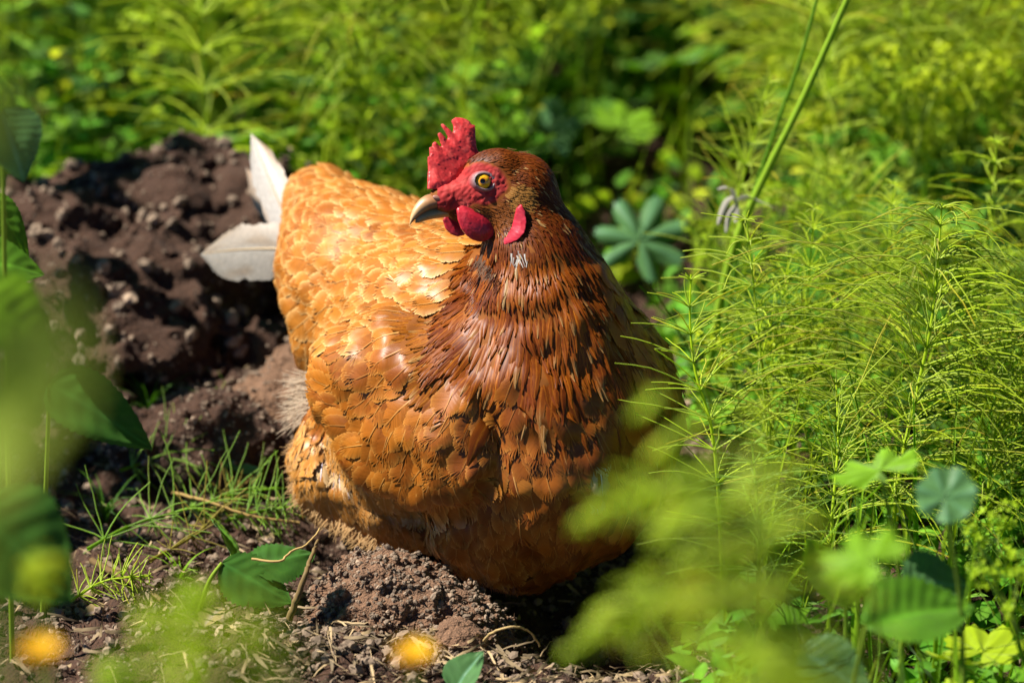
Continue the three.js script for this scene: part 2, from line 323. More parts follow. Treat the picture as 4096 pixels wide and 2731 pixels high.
const vaneMat = new THREE.MeshPhysicalMaterial({ vertexColors: true, roughness: 0.42, specularIntensity: 0.6, side: THREE.DoubleSide });
const hackleMat = new THREE.MeshPhysicalMaterial({ vertexColors: true, map: hackleMap, roughness: 0.45, specularIntensity: 0.45, side: THREE.DoubleSide });
const downMat = new THREE.MeshPhysicalMaterial({ vertexColors: true, roughness: 0.8, transmission: 0.25, side: THREE.DoubleSide });

// one feather lying on the hen: root point, its way along the skin, length, half width, lift of the tip
function addFeather(s, root, dir, len, half, o) {
  const nv = o.nv ?? 7, nu = o.nu ?? 4, g = grad(henSdf, ...root, 1.5), n = V3(...g), t = V3(...dir); t.addScaledVector(n, -t.dot(n)).normalize();
  const b = V3().crossVectors(t, n), base = s.count, r = o.r, skew = (r() - 0.5) * 0.2, ragged = o.ragged ?? 0.06, bend = (r() - 0.5) * (o.bend ?? 0.3), P = [], ph = r() * 50;
  for (let j = 0; j <= nv; j++) {
    const v = o.warp ? 1 - Math.pow(1 - j / nv, 1.7) : j / nv, w = half * o.shape(v);
    for (let i = 0; i <= nu; i++) {
      const notch = o.notch && (i === 0 || i === nu) && j > 2 && j < nv && noise(ph + j * 1.9, i * 3, 2) > 0.12 ? o.notch : 0, x = (i / nu * 2 - 1) * (1 - notch), jag = j === nv || i === 0 || i === nu ? ragged * (noise(ph + x * 4, j * 2.3, ph) * 2) : 0;
      const round = o.round ? -o.round * x * x * smooth(0.55, 1, v) : 0;           // rounded end
      const along = len * (v + jag + round), across = x * w * (1 + jag) + bend * half * v * v + skew * half * x * v;
      const p = [root[0] + t.x * along + b.x * across, root[1] + t.y * along + b.y * across, root[2] + t.z * along + b.z * across];
      const d = henSdf(...p), q = o.stiff ? g : grad(henSdf, ...p, 2), h = (o.sink ?? -1.2) + o.lift * v + (o.up ?? 0) * v * v * v + (1 - x * x) * o.camber * (0.4 + 0.6 * v);
      const k = o.stiff ? Math.min(d, h * 1.6) - h : d - h;
      p[0] -= q[0] * k; p[1] -= q[1] * k; p[2] -= q[2] * k; P.push(p);
    }
  }
  for (let j = 0; j <= nv; j++) for (let i = 0; i <= nu; i++) {
    const id = j * (nu + 1) + i, a = P[j * (nu + 1) + Math.max(0, i - 1)], c = P[j * (nu + 1) + Math.min(nu, i + 1)], e = P[Math.max(0, j - 1) * (nu + 1) + i], f = P[Math.min(nv, j + 1) * (nu + 1) + i];
    const nn = V3(c[0] - a[0], c[1] - a[1], c[2] - a[2]).cross(V3(f[0] - e[0], f[1] - e[1], f[2] - e[2])).normalize();
    s.p.push(...toWorld(...P[id])); s.n.push(...turnN(nn.x, nn.y, nn.z)); s.t.push(i / nu * 0.96 + 0.02, (o.warp ? 1 - Math.pow(1 - j / nv, 1.7) : j / nv) * 0.98 + 0.01);
    const tip = o.tip ? smooth(o.tipFrom ?? 0.6, 1, j / nv) * o.tipAmount : 0;
    for (let m = 0; m < 3; m++) s.c.push(lerp(o.colour[m], o.tip ? o.tip[m] : 0, tip));
  }
  for (let j = 0; j < nv; j++) for (let i = 0; i < nu; i++) { const a = base + j * (nu + 1) + i, c = a + nu + 1; s.i.push(a, a + 1, c, a + 1, c + 1, c); }
}
// one contour feather: a pale shaft with separate barbs on both sides, so that the margin frays and the vane splits
function addVane(s, root, dir, len, half, o) {
  const g = grad(henSdf, ...root, 1.5), n = V3(...g), t = V3(...dir); t.addScaledVector(n, -t.dot(n)).normalize();
  const b = V3().crossVectors(t, n), r = o.r, nb = o.barbs, ph = r() * 60, bend = (r() - 0.5) * (o.bend ?? 0.35) * half, tilt = (r() - 0.5) * 0.5, soft = o.soft ?? 0.05, sp = 1 / nb;
  const put = (v, x, h, shadeN) => {
    const along = len * v, across = x + bend * v * v, p = [root[0] + t.x * along + b.x * across, root[1] + t.y * along + b.y * across, root[2] + t.z * along + b.z * across];
    const d = henSdf(...p), q = grad(henSdf, ...p, 2), hh = -1.2 + o.lift * v + (o.up ?? 0) * v * v * v + tilt * x * 0.14 * v + h, k = d - hh; p[0] -= q[0] * k; p[1] -= q[1] * k; p[2] -= q[2] * k;
    s.p.push(...toWorld(...p)); s.t.push(0.5 + x / half * 0.45, clamp(v, 0, 1));
    const m = V3(q[0], q[1], q[2]).addScaledVector(b, shadeN + x / half * 0.22).addScaledVector(t, 0.16 * (v - 0.3)).normalize(); s.n.push(...turnN(m.x, m.y, m.z));
  };
  const W = o.shape; let gapL = 0;
  for (const side of [-1, 1]) {
    let split = 0;
    for (let i = 0; i < nb; i++) {
      const vt = lerp(0.16, 1.0, (i + 0.5) / nb) ; if (r() < 0.10) split = (r() - 0.35) * soft * 1.6; split *= 0.72;
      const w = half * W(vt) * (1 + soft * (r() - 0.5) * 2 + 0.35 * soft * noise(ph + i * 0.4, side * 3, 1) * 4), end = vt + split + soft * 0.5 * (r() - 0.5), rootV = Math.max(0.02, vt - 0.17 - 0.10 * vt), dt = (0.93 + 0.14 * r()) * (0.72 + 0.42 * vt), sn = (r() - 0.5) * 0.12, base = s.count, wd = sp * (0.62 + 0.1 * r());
      put(rootV - wd * 0.9, side * half * 0.03, 0.2, sn); put(rootV + wd * 0.9, side * half * 0.03, 0.25, sn);
      const mv = lerp(rootV, end, 0.48); put(mv - wd * 1.15, side * w * 0.58, 0.55 * o.camber, sn); put(mv + wd * 1.15, side * w * 0.55, 0.6 * o.camber, sn);
      const ev = lerp(rootV, end, 0.8); put(ev - wd * 1.05, side * w * 0.86, 0.22 * o.camber, sn); put(ev + wd * 0.95, side * w * 0.82, 0.25 * o.camber, sn);
      put(end - wd * 0.8, side * w, 0, sn); put(end + wd * 0.55, side * w * 0.93, 0.05, sn);
      const e = 1 + 0.25 * (o.lace ?? 1), c = o.colour, rim = o.rim ?? [c[0] * 1.25, c[1] * 1.6, c[2] * 2.6];
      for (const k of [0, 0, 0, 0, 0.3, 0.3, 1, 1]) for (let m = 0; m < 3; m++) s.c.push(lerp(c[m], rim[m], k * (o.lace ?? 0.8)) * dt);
      for (const a of [0, 2, 4]) { const p = base + a; if (side > 0) s.i.push(p, p + 2, p + 1, p + 1, p + 2, p + 3); else s.i.push(p, p + 1, p + 2, p + 1, p + 3, p + 2); }
    }
  }
  const base = s.count, c = o.shaft ?? [o.colour[0] * 1.5, o.colour[1] * 2.1, o.colour[2] * 5], sw = half * 0.045 + 0.22;
  for (let j = 0; j <= 4; j++) { const v = j / 4 * 0.93, w = sw * (1 - 0.75 * v); put(v, -w, 0.75 * o.camber * 0.4 + 0.45, -0.3); put(v, w, 0.75 * o.camber * 0.4 + 0.45, 0.3); for (let e = 0; e < 2; e++) s.c.push(...c); }
  for (let j = 0; j < 4; j++) { const p = base + j * 2; s.i.push(p, p + 1, p + 2, p + 1, p + 3, p + 2); }
}
const SHAPE = {
  contour: v => Math.pow(Math.sin(Math.PI * clamp(0.10 + 0.46 * v, 0, 1)), 0.7) * (v > 0.62 ? Math.sqrt(Math.max(0.012, 1 - ((v - 0.62) / 0.38) ** 2.2)) : 1),
  lance: v => Math.pow(clamp(0.15 + v * 2.2, 0, 1), 0.8) * Math.pow(Math.max(0.02, 1 - v), 0.55) * 1.15,
  strand: v => Math.max(0.12, 1 - v),
};
// the way the plumage lies: (u, v) on the hen's front view, direction there (right, down, towards the viewer)
const flowKeys = [
  [440, 195, 1, 0.1], [470, 160, 1, -0.35], [500, 152, 1, 0.05], [535, 170, 0.8, 0.7], [505, 210, 0.9, 0.35], [520, 195, 1, 0.5], [575, 220, 0.5, 1], [490, 245, 0.15, 1], [520, 260, 0.1, 1],
  [482, 290, -0.05, 1], [455, 318, -0.95, 0.35], [470, 345, -0.55, 0.9], [440, 350, -0.8, 0.6], [410, 345, -0.95, 0.45], [500, 350, -0.15, 1], [540, 320, 0.1, 1], [600, 300, 0.5, 1], [640, 350, 0.5, 1],
  [560, 400, 0.45, 0.9], [520, 420, -0.05, 1], [600, 430, 0.55, 0.8], [480, 440, -0.2, 1], [520, 500, -0.05, 1], [580, 500, 0.1, 1], [520, 560, 0, 1],
  [430, 420, -0.45, 0.9], [390, 390, -0.75, 0.65], [350, 390, -0.85, 0.55], [380, 450, -0.5, 0.85], [440, 480, -0.35, 0.9],
  [430, 290, -1, -0.25], [400, 240, -0.9, -0.45], [360, 220, -0.9, -0.5], [320, 230, -0.9, -0.4], [380, 300, -1, -0.1], [330, 290, -0.9, 0.1], [300, 330, -0.6, 0.6], [330, 350, -0.8, 0.4],
  [320, 450, -0.2, 1], [350, 500, 0.15, 1], [400, 520, 0.2, 1], [300, 420, -0.5, 0.9], [680, 400, 0.3, 1],
];
const uvOf = (p) => { const k = 1 - p[2] * U / D; return [p[0] / k + 512, 341 - p[1] / k]; };
function flow(p, n) {
  const [u, v] = uvOf(p); let x = 0, y = 0, W = 0;
  const offNeck = v < 320 && u < 500 && Math.min(headSdf(...p), run(neckParts, ...p)) > 24;
  for (const [a, b, dx, dy] of flowKeys) { if (offNeck && a > 436 && b < 300) continue; const w = 1 / (((u - a) ** 2 + (v - b) ** 2 + 60) ** 2); x += dx * w; y -= dy * w; W += w; }
  x /= W; y /= W;
  if (n[2] < 0.05) { const k = smooth(0.05, -0.3, n[2]), l = Math.hypot(x, y) || 1; x = lerp(x / l, -AX[0], k); y = lerp(y / l, -AX[1] - 0.3, k); return [x, y, -0.7 * k]; }
  return [x, y, v < 330 && u < 450 ? -0.35 : 0];
}
// how the plumage looks from place to place
function plumageAt(p, n) {
  const [u, v] = uvOf(p);
  const neck = v < 250 ? 1 : smooth(0, 1, 1.15 - Math.max(Math.abs(u - (535 + (v - 250) * 0.12)) / (62 + (v - 250) * 0.55), (v - 250) / 172));
  const dh = headSdf(...p), dn = run(neckParts, ...p);
  if (v < 250 && u > 425 && Math.min(dh, dn) < 9 || (v < 300 && v > 215 && u > 440 && u < 500 && dn < 22)) {                                              // head and throat
    if (v < 152 + 0) return { kind: 'head', gap: 2.6, len: 8, half: 1.3 };
    const d = clamp((v - 150) / 100, 0, 1), k = smooth(505, 560, u) * 0.5 + smooth(215, 250, v) * 0.7;
    return { kind: 'head', gap: lerp(2.5, 4.2, k), len: lerp(8, 20, k), half: lerp(1.3, 2.6, k) };
  }
  const fan = smooth(372, 420, u + (v - 330) * 0.35) * smooth(408, 360, v) * smooth(296, 318, v + (u - 430) * 0.1);
  const mixed = 0.22 + 0.3 * (0.5 + 0.5 * Math.sin(u * 12.9 + v * 7.7 + p[2] * 3.1));
  if ((neck > mixed && dn < 34 + (v - 250) * 0.1 && (v > 300 || dn < 12)) || (fan > mixed + 0.1 && u < 500 && v > 305 && dn < 60)) { const k = smooth(240, 410, v); return { kind: 'hackle', gap: lerp(4.3, 7.4, k), len: lerp(26, 76, k), half: lerp(2.7, 7.0, k) }; }
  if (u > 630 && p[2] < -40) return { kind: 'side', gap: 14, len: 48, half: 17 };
  if (v < 352 - (u - 300) * 0.18 && u < 500) return { kind: 'back', gap: 14, len: 42, half: 18 };
  if (u < 345 + Math.max(0, v - 440) * 1.3 && v > 395 + 0 && v > 395 + (u - 313) * 0.95) return { kind: 'thigh', gap: 9, len: 38, half: 10 };
  if (v > 470 && u < 445 && v > 395 + (u - 313) * 0.95) return { kind: 'thigh', gap: 9, len: 38, half: 10 };
  if (u < 505) return { kind: 'wing', gap: 11.5, len: 42, half: 16 };
  return { kind: 'breast', gap: 12.5, len: 48, half: 15 };
}
const LOOK = {
  head: { c: [0.42, 0.15, 0.014], c2: [0.20, 0.045, 0.005] },
  hackle: { c: [0.66, 0.26, 0.018], c2: [0.31, 0.08, 0.005] },
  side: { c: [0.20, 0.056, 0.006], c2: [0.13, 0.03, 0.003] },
  back: { c: [0.41, 0.15, 0.018], c2: [0.26, 0.075, 0.006], rim: [0.58, 0.34, 0.115] },
  thigh: { c: [0.54, 0.235, 0.045], c2: [0.38, 0.135, 0.016], rim: [0.64, 0.40, 0.15] },
  wing: { c: [0.38, 0.125, 0.011], c2: [0.17, 0.038, 0.0025], rim: [0.46, 0.20, 0.035] },
  breast: { c: [0.32, 0.092, 0.007], c2: [0.13, 0.027, 0.002], rim: [0.38, 0.14, 0.02] },
};
const chosen = [];
{
  const r = rng(77), { P, I } = bodyNet, areas = []; let total = 0;
  const pts = []; for (let i = 0; i < P.length; i += 3) pts.push([P[i], P[i + 1], P[i + 2]]);
  for (let i = 0; i < I.length; i += 3) { const a = pts[I[i]], b = pts[I[i + 1]], c = pts[I[i + 2]]; total += V3(b[0] - a[0], b[1] - a[1], b[2] - a[2]).cross(V3(c[0] - a[0], c[1] - a[1], c[2] - a[2])).length() / 2; areas.push(total); }
  const C = 14, cells = new Map(), key = (x, y, z) => (x + 100) * 40000 + (y + 100) * 200 + z + 100;
  const sample = (want) => {
    const x = r() * total; let lo = 0, hi = areas.length - 1; while (lo < hi) { const m = lo + hi >> 1; if (areas[m] < x) lo = m + 1; else hi = m; }
    let a = r(), b = r(); if (a + b > 1) { a = 1 - a; b = 1 - b; } const A = pts[I[lo * 3]], B = pts[I[lo * 3 + 1]], Cc = pts[I[lo * 3 + 2]];
    return [0, 1, 2].map(k => A[k] + (B[k] - A[k]) * a + (Cc[k] - A[k]) * b);
  };
  for (let trial = 0; trial < 300000; trial++) {
    let p = sample(); const [u0, v0] = uvOf(p);
    if (trial < 120000 && !(v0 < 385 && u0 > 380 && p[2] > -125)) { if (r() < 0.6) continue; }
    const quick = plumageAt(p); quick.gap *= 0.78 + 0.44 * r(); const gx = Math.floor(p[0] / C), gy = Math.floor(p[1] / C), gz = Math.floor(p[2] / C); let ok = true;
    for (let x = gx - 1; x <= gx + 1 && ok; x++) for (let y = gy - 1; y <= gy + 1 && ok; y++) for (let z = gz - 1; z <= gz + 1 && ok; z++) for (const q of cells.get(key(x, y, z)) ?? []) { const g = (quick.gap + q.gap) / 2; if ((q.p[0] - p[0]) ** 2 + (q.p[1] - p[1]) ** 2 + (q.p[2] - p[2]) ** 2 < g * g) { ok = false; break; } }
    if (!ok) continue;
    p = project(p); const f = { p, ...quick, n: grad(henSdf, ...p, 1.5) };
    const k = key(gx, gy, gz); if (!cells.has(k)) cells.set(k, []); cells.get(k).push(f);
    if (quick.kind === 'head' && faceAt(...p) > 0.25) continue;
    if (quick.kind === 'head' && p[0] + 512 < 447 && headSdf(...p) < 7) continue;
    chosen.push(f);
  }
}
const soups = { plumage: new Soup(), hackle: new Soup(), head: new Soup() }, singles = [];
{
  const r = rng(5);
  for (const f of chosen) {
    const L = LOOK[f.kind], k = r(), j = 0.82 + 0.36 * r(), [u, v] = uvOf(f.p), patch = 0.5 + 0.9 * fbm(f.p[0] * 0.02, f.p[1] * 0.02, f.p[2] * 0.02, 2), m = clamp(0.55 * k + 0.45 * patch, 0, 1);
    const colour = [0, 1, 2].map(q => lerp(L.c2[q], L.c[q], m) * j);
    const d = flow(f.p, f.n), wob = (r() - 0.5) * (f.kind === 'wing' || f.kind === 'breast' ? 0.7 : 0.4), cw = Math.cos(wob), sw = Math.sin(wob), dir = [d[0] * cw - d[1] * sw, d[0] * sw + d[1] * cw, d[2]];
    const size = 0.74 + 0.5 * r(), o = { r, colour, camber: 0.8, lift: 3 }; if (L.rim) o.rim = L.rim.map(q => q * (0.8 + 0.3 * j));
    if (f.kind === 'head') {
      Object.assign(o, { shape: SHAPE.lance, nu: 2, nv: 3, lift: 1.6, sink: -0.4, camber: 0.35, ragged: 0, bend: 0.6 });
      const ear = Math.hypot((u - 517) / 14, (v - 197) / 15) < 1;
      if (ear) o.colour = [0.64, 0.42, 0.16].map(c => c * j); else if (Math.hypot((u - 500) / 26, (v - 212) / 13) < 1) o.colour = [0.40, 0.17, 0.035].map(c => c * j);
      else if (r() < 0.07 && v > 165) o.colour = [0.78, 0.66, 0.46];
      addFeather(soups.head, f.p, dir, f.len * size, f.half * size, o);
    } else if (f.kind === 'hackle') {
      Object.assign(o, { shape: SHAPE.lance, nu: 2, nv: 8, lift: 3.0, camber: 1.0, ragged: 0.02, bend: 0.5 });
      if (r() < (u > 580 ? 0.2 : 0.13)) { o.tip = [0.8, 0.66, 0.42]; o.tipFrom = 0.45 + 0.3 * r(); o.tipAmount = 0.9; }
      if (u < 478 && v > 300) { f.len *= lerp(0.5, 1, smooth(430, 478, u)); o.lift = 2.2; o.camber = 0.6; }
      if (u < 490 && v > 300) o.colour = [0, 1, 2].map(q => lerp(o.colour[q], [0.70, 0.33, 0.04][q], 0.85 * smooth(490, 440, u)));
      if (v > 250 && v < 285 && u < 520 && u > 495 && r() < .2) o.colour = [0.75, 0.7, 0.6];
      addFeather(soups.hackle, f.p, dir, f.len * size, f.half * size, o);
    } else {
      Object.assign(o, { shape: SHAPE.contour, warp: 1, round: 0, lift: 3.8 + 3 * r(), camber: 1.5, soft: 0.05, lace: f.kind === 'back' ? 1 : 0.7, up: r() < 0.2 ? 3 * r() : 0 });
      if (f.kind === 'thigh') { o.soft = 0.22; o.lace = 0.6; if (r() < 0.15) o.colour = [0.52, 0.25, 0.065].map(c => c * j); }
      if (f.kind === 'breast' && u > 590 && v > 420 && v < 530 && u < 618 && r() < 0.35) o.colour = [0.34, 0.25, 0.17].map(c => c * j);
      if ((f.kind === 'wing' || f.kind === 'breast') && r() < 0.06) o.colour = [0.36, 0.125, 0.014].map(c => c * j);
      if (f.kind === 'thigh' && Math.hypot((u - 330) / 13, (v - 457) / 7) < 1) o.colour = [0.52, 0.33, 0.15];
      const big = f.n[2] > 0.15 && f.kind !== 'side' ? f.half * f.len * f.n[2] * size * size * (f.kind === 'thigh' ? 0.4 : 1) : 0;
      singles.push([big, f, dir, size, o]);
    }
  }
  // hackles that hang over the crease between the throat and the back
  for (let k = 0; k < 190; k++) {
    const t = r(), v = lerp(238, 345, t), u = lerp(486, 466, t) + (r() - 0.5) * 22; let w = 120; while (w > -200 && henSdf(...at(u, v, w)) > 0) w -= 2;
    const p = project(at(u, v, w)), L = LOOK.hackle, m = r(), j = 0.8 + 0.4 * r();
    addFeather(soups.hackle, p, [lerp(-0.25, -0.8, t) + 0.3 * (r() - .5), -1, 0], lerp(24, 60, t) * (0.8 + 0.4 * r()), lerp(2.6, 5.5, t), { r, colour: [0, 1, 2].map(q => lerp(L.c2[q], L.c[q], m) * j), camber: 0.8, shape: SHAPE.lance, nu: 2, nv: 6, lift: 3.2, ragged: 0.02, bend: 0.5 });
  }
  // the row of coverts along the lower border of the folded wing, standing off the thigh
  const hem = new THREE.CatmullRomCurve3([[312, 376], [318, 405], [332, 440], [350, 470], [372, 491], [400, 503], [430, 508], [462, 504], [492, 492]].map(p => V3(p[0], p[1], 0)));
  for (let k = 0; k < 62; k++) {
    const e = hem.getPointAt(clamp(((k % 31) + r() * 0.8) / 31, 0, 1)), inw = V3(425 - e.x, 415 - e.y, 0).normalize(), u = e.x + inw.x * (22 + 12 * r()), v = e.y + inw.y * (22 + 12 * r()); let w = 120; while (w > -260 && henSdf(...at(u, v, w)) > 0) w -= 2;
    const p = project(at(u, v, w)), n = grad(henSdf, ...p, 1.5), j = 0.8 + 0.4 * r(), m = r(), back = 0.5 * (1 - clamp((e.x - 312) / 180, 0, 1));
    singles.push([900, { p, n, kind: 'wing', len: 40, half: 14 }, [-inw.x - back, inw.y - 0.1 * back, 0], 0.85 + 0.3 * r(), { r, colour: [0, 1, 2].map(q => lerp(LOOK.wing.c2[q], LOOK.wing.c[q], m) * j), rim: LOOK.wing.rim, shape: SHAPE.contour, soft: 0.06, lace: 0.8, camber: 1.5, lift: 9 + 5 * r(), up: 2 }]);
  }
  singles.sort((a, b) => b[0] - a[0]);
  singles.forEach(([big, f, dir, size, o], i) => {
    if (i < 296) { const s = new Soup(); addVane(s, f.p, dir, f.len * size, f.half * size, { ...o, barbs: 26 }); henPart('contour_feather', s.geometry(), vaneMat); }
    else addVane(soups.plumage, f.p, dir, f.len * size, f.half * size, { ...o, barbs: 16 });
  });
}
for (const [n, s, m] of [['plumage', soups.plumage, vaneMat], ['neck_hackle', soups.hackle, hackleMat], ['head_plumage', soups.head, hackleMat]]) henPart(n, s.geometry(), m).userData.kind = 'stuff';
console.log('feathers', chosen.length, 'tris', (soups.plumage.i.length + soups.hackle.i.length + soups.head.i.length) / 3);

// tail quills: stiff feathers that stand free (base, tip, half width, which way the flat faces, colours)
function quill(base, tip, half, face, c, c2, o = {}) {
  const a = V3(...base), t = V3(...tip).sub(a), len = t.length(); t.normalize();
  const n = V3(...face); n.addScaledVector(t, -n.dot(t)).normalize(); const b = V3().crossVectors(n, t), s = new Soup(), nu = 18, nv = 30, r = rng(o.seed ?? 3), ph = r() * 40;
  const vs = o.from ?? 0.4, W = v => Math.pow(clamp(0.25 + v * 2.4, 0, 1), 0.7) * (v > vs ? Math.pow(Math.max(0, 1 - ((v - vs) / (1.003 - vs)) ** (o.blunt ?? 2)), 0.55) : 1);
  for (let j = 0; j <= nv; j++) for (let i = 0; i <= nu; i++) {
    const v = 1 - Math.pow(1 - j / nv, 1.6), x = i / nu * 2 - 1, side = x < 0 ? (o.narrow ?? 0.75) : 1, jag = Math.abs(x) > 0.95 || j === nv ? 0.03 * noise(ph + i * 0.8, j * 1.7, 1) * 2 : 0;
    const w = half * W(v) * side * (1 + jag * 2.5), al = len * (v - 0.07 * x * x * v), bendy = (o.curve ?? 0.06) * len * v * v, lift = (1 - x * x) * half * 0.16 + (o.bow ?? 0.05) * len * Math.sin(v * 2.4);
    const p = a.clone().addScaledVector(t, al).addScaledVector(b, x * w + bendy).addScaledVector(n, lift);
    s.p.push(...toWorld(p.x, p.y, p.z)); s.t.push(i / nu, v);
    const k = 0.93 + 0.1 * noise(x * 3 + 5, v * 9, ph), stain = smooth(0.05, 0.5, noise(x * 2.2 + ph, v * 3.5, 4)) * 0.6 + (o.outer ?? 0) * smooth(0.1, -0.7, x);
    for (let q = 0; q < 3; q++) s.c.push(lerp(c[q], c2[q], clamp(stain, 0, 1)) * k);
  }
  for (let j = 0; j < nv; j++) for (let i = 0; i < nu; i++) { const p = j * (nu + 1) + i, q = p + nu + 1; s.i.push(p, p + 1, q, p + 1, q + 1, q); }
  const f = henPart('tail_feather', s.geometry(), quillMat);
  const sh = new Soup(), m = 16;                                            // its shaft
  for (let j = 0; j <= m; j++) for (let i = 0; i <= 4; i++) {
    const v = j / m * 0.97, rr = (1.5 * (1 - v) + 0.35), A = i / 4 * Math.PI, al = len * v;
    const p = a.clone().addScaledVector(t, al).addScaledVector(b, Math.cos(A) * rr + (o.curve ?? 0.06) * len * v * v).addScaledVector(n, half * 0.16 + (o.bow ?? 0.05) * len * Math.sin(v * 2.4) + Math.sin(A) * rr * 0.9);
    sh.p.push(...toWorld(p.x, p.y, p.z)); sh.c.push(...(o.shaft ?? [0.34, 0.2, 0.1]));
  }
  for (let j = 0; j < m; j++) for (let i = 0; i < 4; i++) { const p = j * 5 + i, q = p + 5; sh.i.push(p, p + 1, q, p + 1, q + 1, q); }
  henPart('shaft', sh.geometry(), shaftMat, f);
}
const quillMap = dataTexture(256, 512, (u, v) => { const x = Math.abs(u - 0.5) * 2, b = barb(u, v * 1.6, 1), n = noise(u * 18, v * 40 - x * 10, 4); const k = 0.86 + 0.10 * b + 0.12 * n; return [k, k * 0.985, k * 0.96]; });
const quillMat = new THREE.MeshPhysicalMaterial({ vertexColors: true, map: quillMap, bumpMap: vaneBump, bumpScale: 0.00008, roughness: 0.5, transmission: 0.22, side: THREE.DoubleSide });
const shaftMat = new THREE.MeshPhysicalMaterial({ vertexColors: true, roughness: 0.35, side: THREE.DoubleSide });
const white = [0.54, 0.51, 0.48], buff = [0.52, 0.33, 0.18], tan = [0.46, 0.22, 0.07];
const F = [-0.5, 0.25, 0.85];
quill(at(306, 262, -300), at(260, 134, -400), 22, F, white, buff, { seed: 1, narrow: 0.85, outer: 0.5, curve: 0.03, bow: 0.05, from: 0.5, blunt: 2.6 });
quill(at(306, 262, -322), at(252, 168, -420), 15, F, [0.36, 0.27, 0.19], [0.34, 0.2, 0.1], { seed: 2, curve: 0.02, from: 0.6 });
quill(at(304, 250, -300), at(207, 246, -372), 33, [-0.12, 0.1, 0.98], [0.40, 0.375, 0.33], [0.27, 0.19, 0.11], { seed: 4, outer: 0.8, narrow: 0.9, curve: 0.08, from: 0.55, blunt: 2.3, shaft: [0.36, 0.25, 0.12] });

// loose down: wisps at the vent and under the thigh
{
  const s = new Soup(), r = rng(31);
  const wisp = (p, d, len, w, c) => { let q = V3(...p), v = V3(...d).normalize(); const b = s.count, sideV = V3(-v.y, v.x, 0.2).normalize(), n = 6; const turn = V3(r() - .5, r() - .5, r() - .5).multiplyScalar(0.5);
    for (let j = 0; j <= n; j++) { const k = w * (1 - 0.8 * j / n); for (const e of [-1, 1]) { s.p.push(...toWorld(q.x + sideV.x * k * e, q.y + sideV.y * k * e, q.z + sideV.z * k * e)); s.c.push(...c); } q = q.clone().addScaledVector(v, len / n); v.addScaledVector(turn, 0.35).add(V3(0, -0.03, 0)).normalize(); }
    for (let j = 0; j < n; j++) { const a = b + j * 2; s.i.push(a, a + 1, a + 2, a + 1, a + 3, a + 2); } };
  const line = (u0, v0, u1, v1, w0, w1, n, dx, dy, len, c) => { for (let i = 0; i < n; i++) { const t = r(), p = at(lerp(u0, u1, t) + (r() - .5) * 10, lerp(v0, v1, t) + (r() - .5) * 8, lerp(w0, w1, t) + (r() - .5) * 20), a = (r() - .5) * 1.1, ca = Math.cos(a), sa = Math.sin(a), k = 0.7 + 0.5 * r(); wisp(p, [dx * ca + dy * sa, -(dy * ca - dx * sa), 0.2 * (r() - .5)], len * (0.5 + 0.8 * r()), 0.5 + 0.45 * r(), c.map(q => q * k)); } };
  line(318, 372, 308, 415, -190, -170, 260, -1, 0.25, 30, [0.58, 0.46, 0.32]);
  line(300, 440, 302, 500, -170, -150, 200, -0.8, 0.6, 16, [0.6, 0.36, 0.14]);
  line(310, 495, 380, 545, -150, -110, 260, -0.5, 0.9, 18, [0.6, 0.36, 0.14]);
  line(430, 560, 520, 585, -60, -40, 120, 0, 1, 12, [0.36, 0.12, 0.03]);
  line(508, 250, 530, 262, 40, 45, 20, 0, 1, 14, [0.7, 0.66, 0.58]);
  line(480, 255, 490, 275, 30, 34, 40, -0.5, 0.9, 14, [0.2, 0.1, 0.05]);
  line(505, 150, 545, 172, 0, 0, 24, 0.9, 0.3, 12, [0.42, 0.2, 0.06]);
  henPart('down', s.geometry(), downMat).userData.kind = 'stuff';
}
// ---------------------------------------------------------------- soil
const soilTex = dataTexture(512, 512, (u, v) => {
  const c = (x, y, s) => noise(x, y, s), w = 6.28318, X = Math.cos(u * w) * 8, Y = Math.sin(u * w) * 8, Z = Math.cos(v * w) * 8, Wv = Math.sin(v * w) * 8;
  const n = c(X + Z * 0.7, Y + Wv * 0.7, Z) * 0.5 + c(X * 3 + Wv, Y * 3 + Z, Wv * 3) * 0.5, f = c(X * 9 + Wv * 5, Y * 9, Z * 9 + Wv * 3);
  const k = 0.62 + 0.22 * n + 0.22 * f, g = f > 0.33 ? 0.16 : 0; return [k + g, (k + g) * 0.80 - 0.01, (k + g) * 0.66 - 0.01];
});
const soilMat = new THREE.MeshStandardMaterial({ map: soilTex, roughness: 0.97, color: new THREE.Color(0.14, 0.105, 0.075) });
const soilBump = dataTexture(256, 256, (u, v) => { const w = 6.28318, X = Math.cos(u * w) * 7, Y = Math.sin(u * w) * 7, Z = Math.cos(v * w) * 7, W = Math.sin(v * w) * 7; const h = 0.5 + 0.35 * noise(X + W, Y + Z, Z * 1.3) + 0.3 * noise(X * 2.7 + Z, Y * 2.7, W * 2.7 + 3); return [h, h, h]; }, false);
soilMat.bumpMap = soilBump; soilMat.bumpScale = 0.0025;
const pit = (x, z, cx, cz, rx, rz, d) => -d * Math.exp(-(((x - cx) / rx) ** 2 + ((z - cz) / rz) ** 2));
function groundHeight(x, z) {
  let h = 0.012 * fbm(x * 7, z * 7, 1.5, 3) + 0.006 * fbm(x * 34, z * 34, 4.2, 3);
  h += pit(x, z, 0.055, 0.055, 0.055, 0.04, 0.05) + pit(x, z, 0.005, -0.06, 0.12, 0.1, 0.03) - 0.004;
  h += 0.03 * Math.exp(-(((x + 0.18) / 0.09) ** 2 + ((z + 0.24) / 0.06) ** 2));
  h += 0.018 * Math.exp(-(((x + 0.16) / 0.12) ** 2 + ((z - 0.12) / 0.05) ** 2));
  h += 0.05 * smooth(-0.6, -2.2, z);
  return h;
}
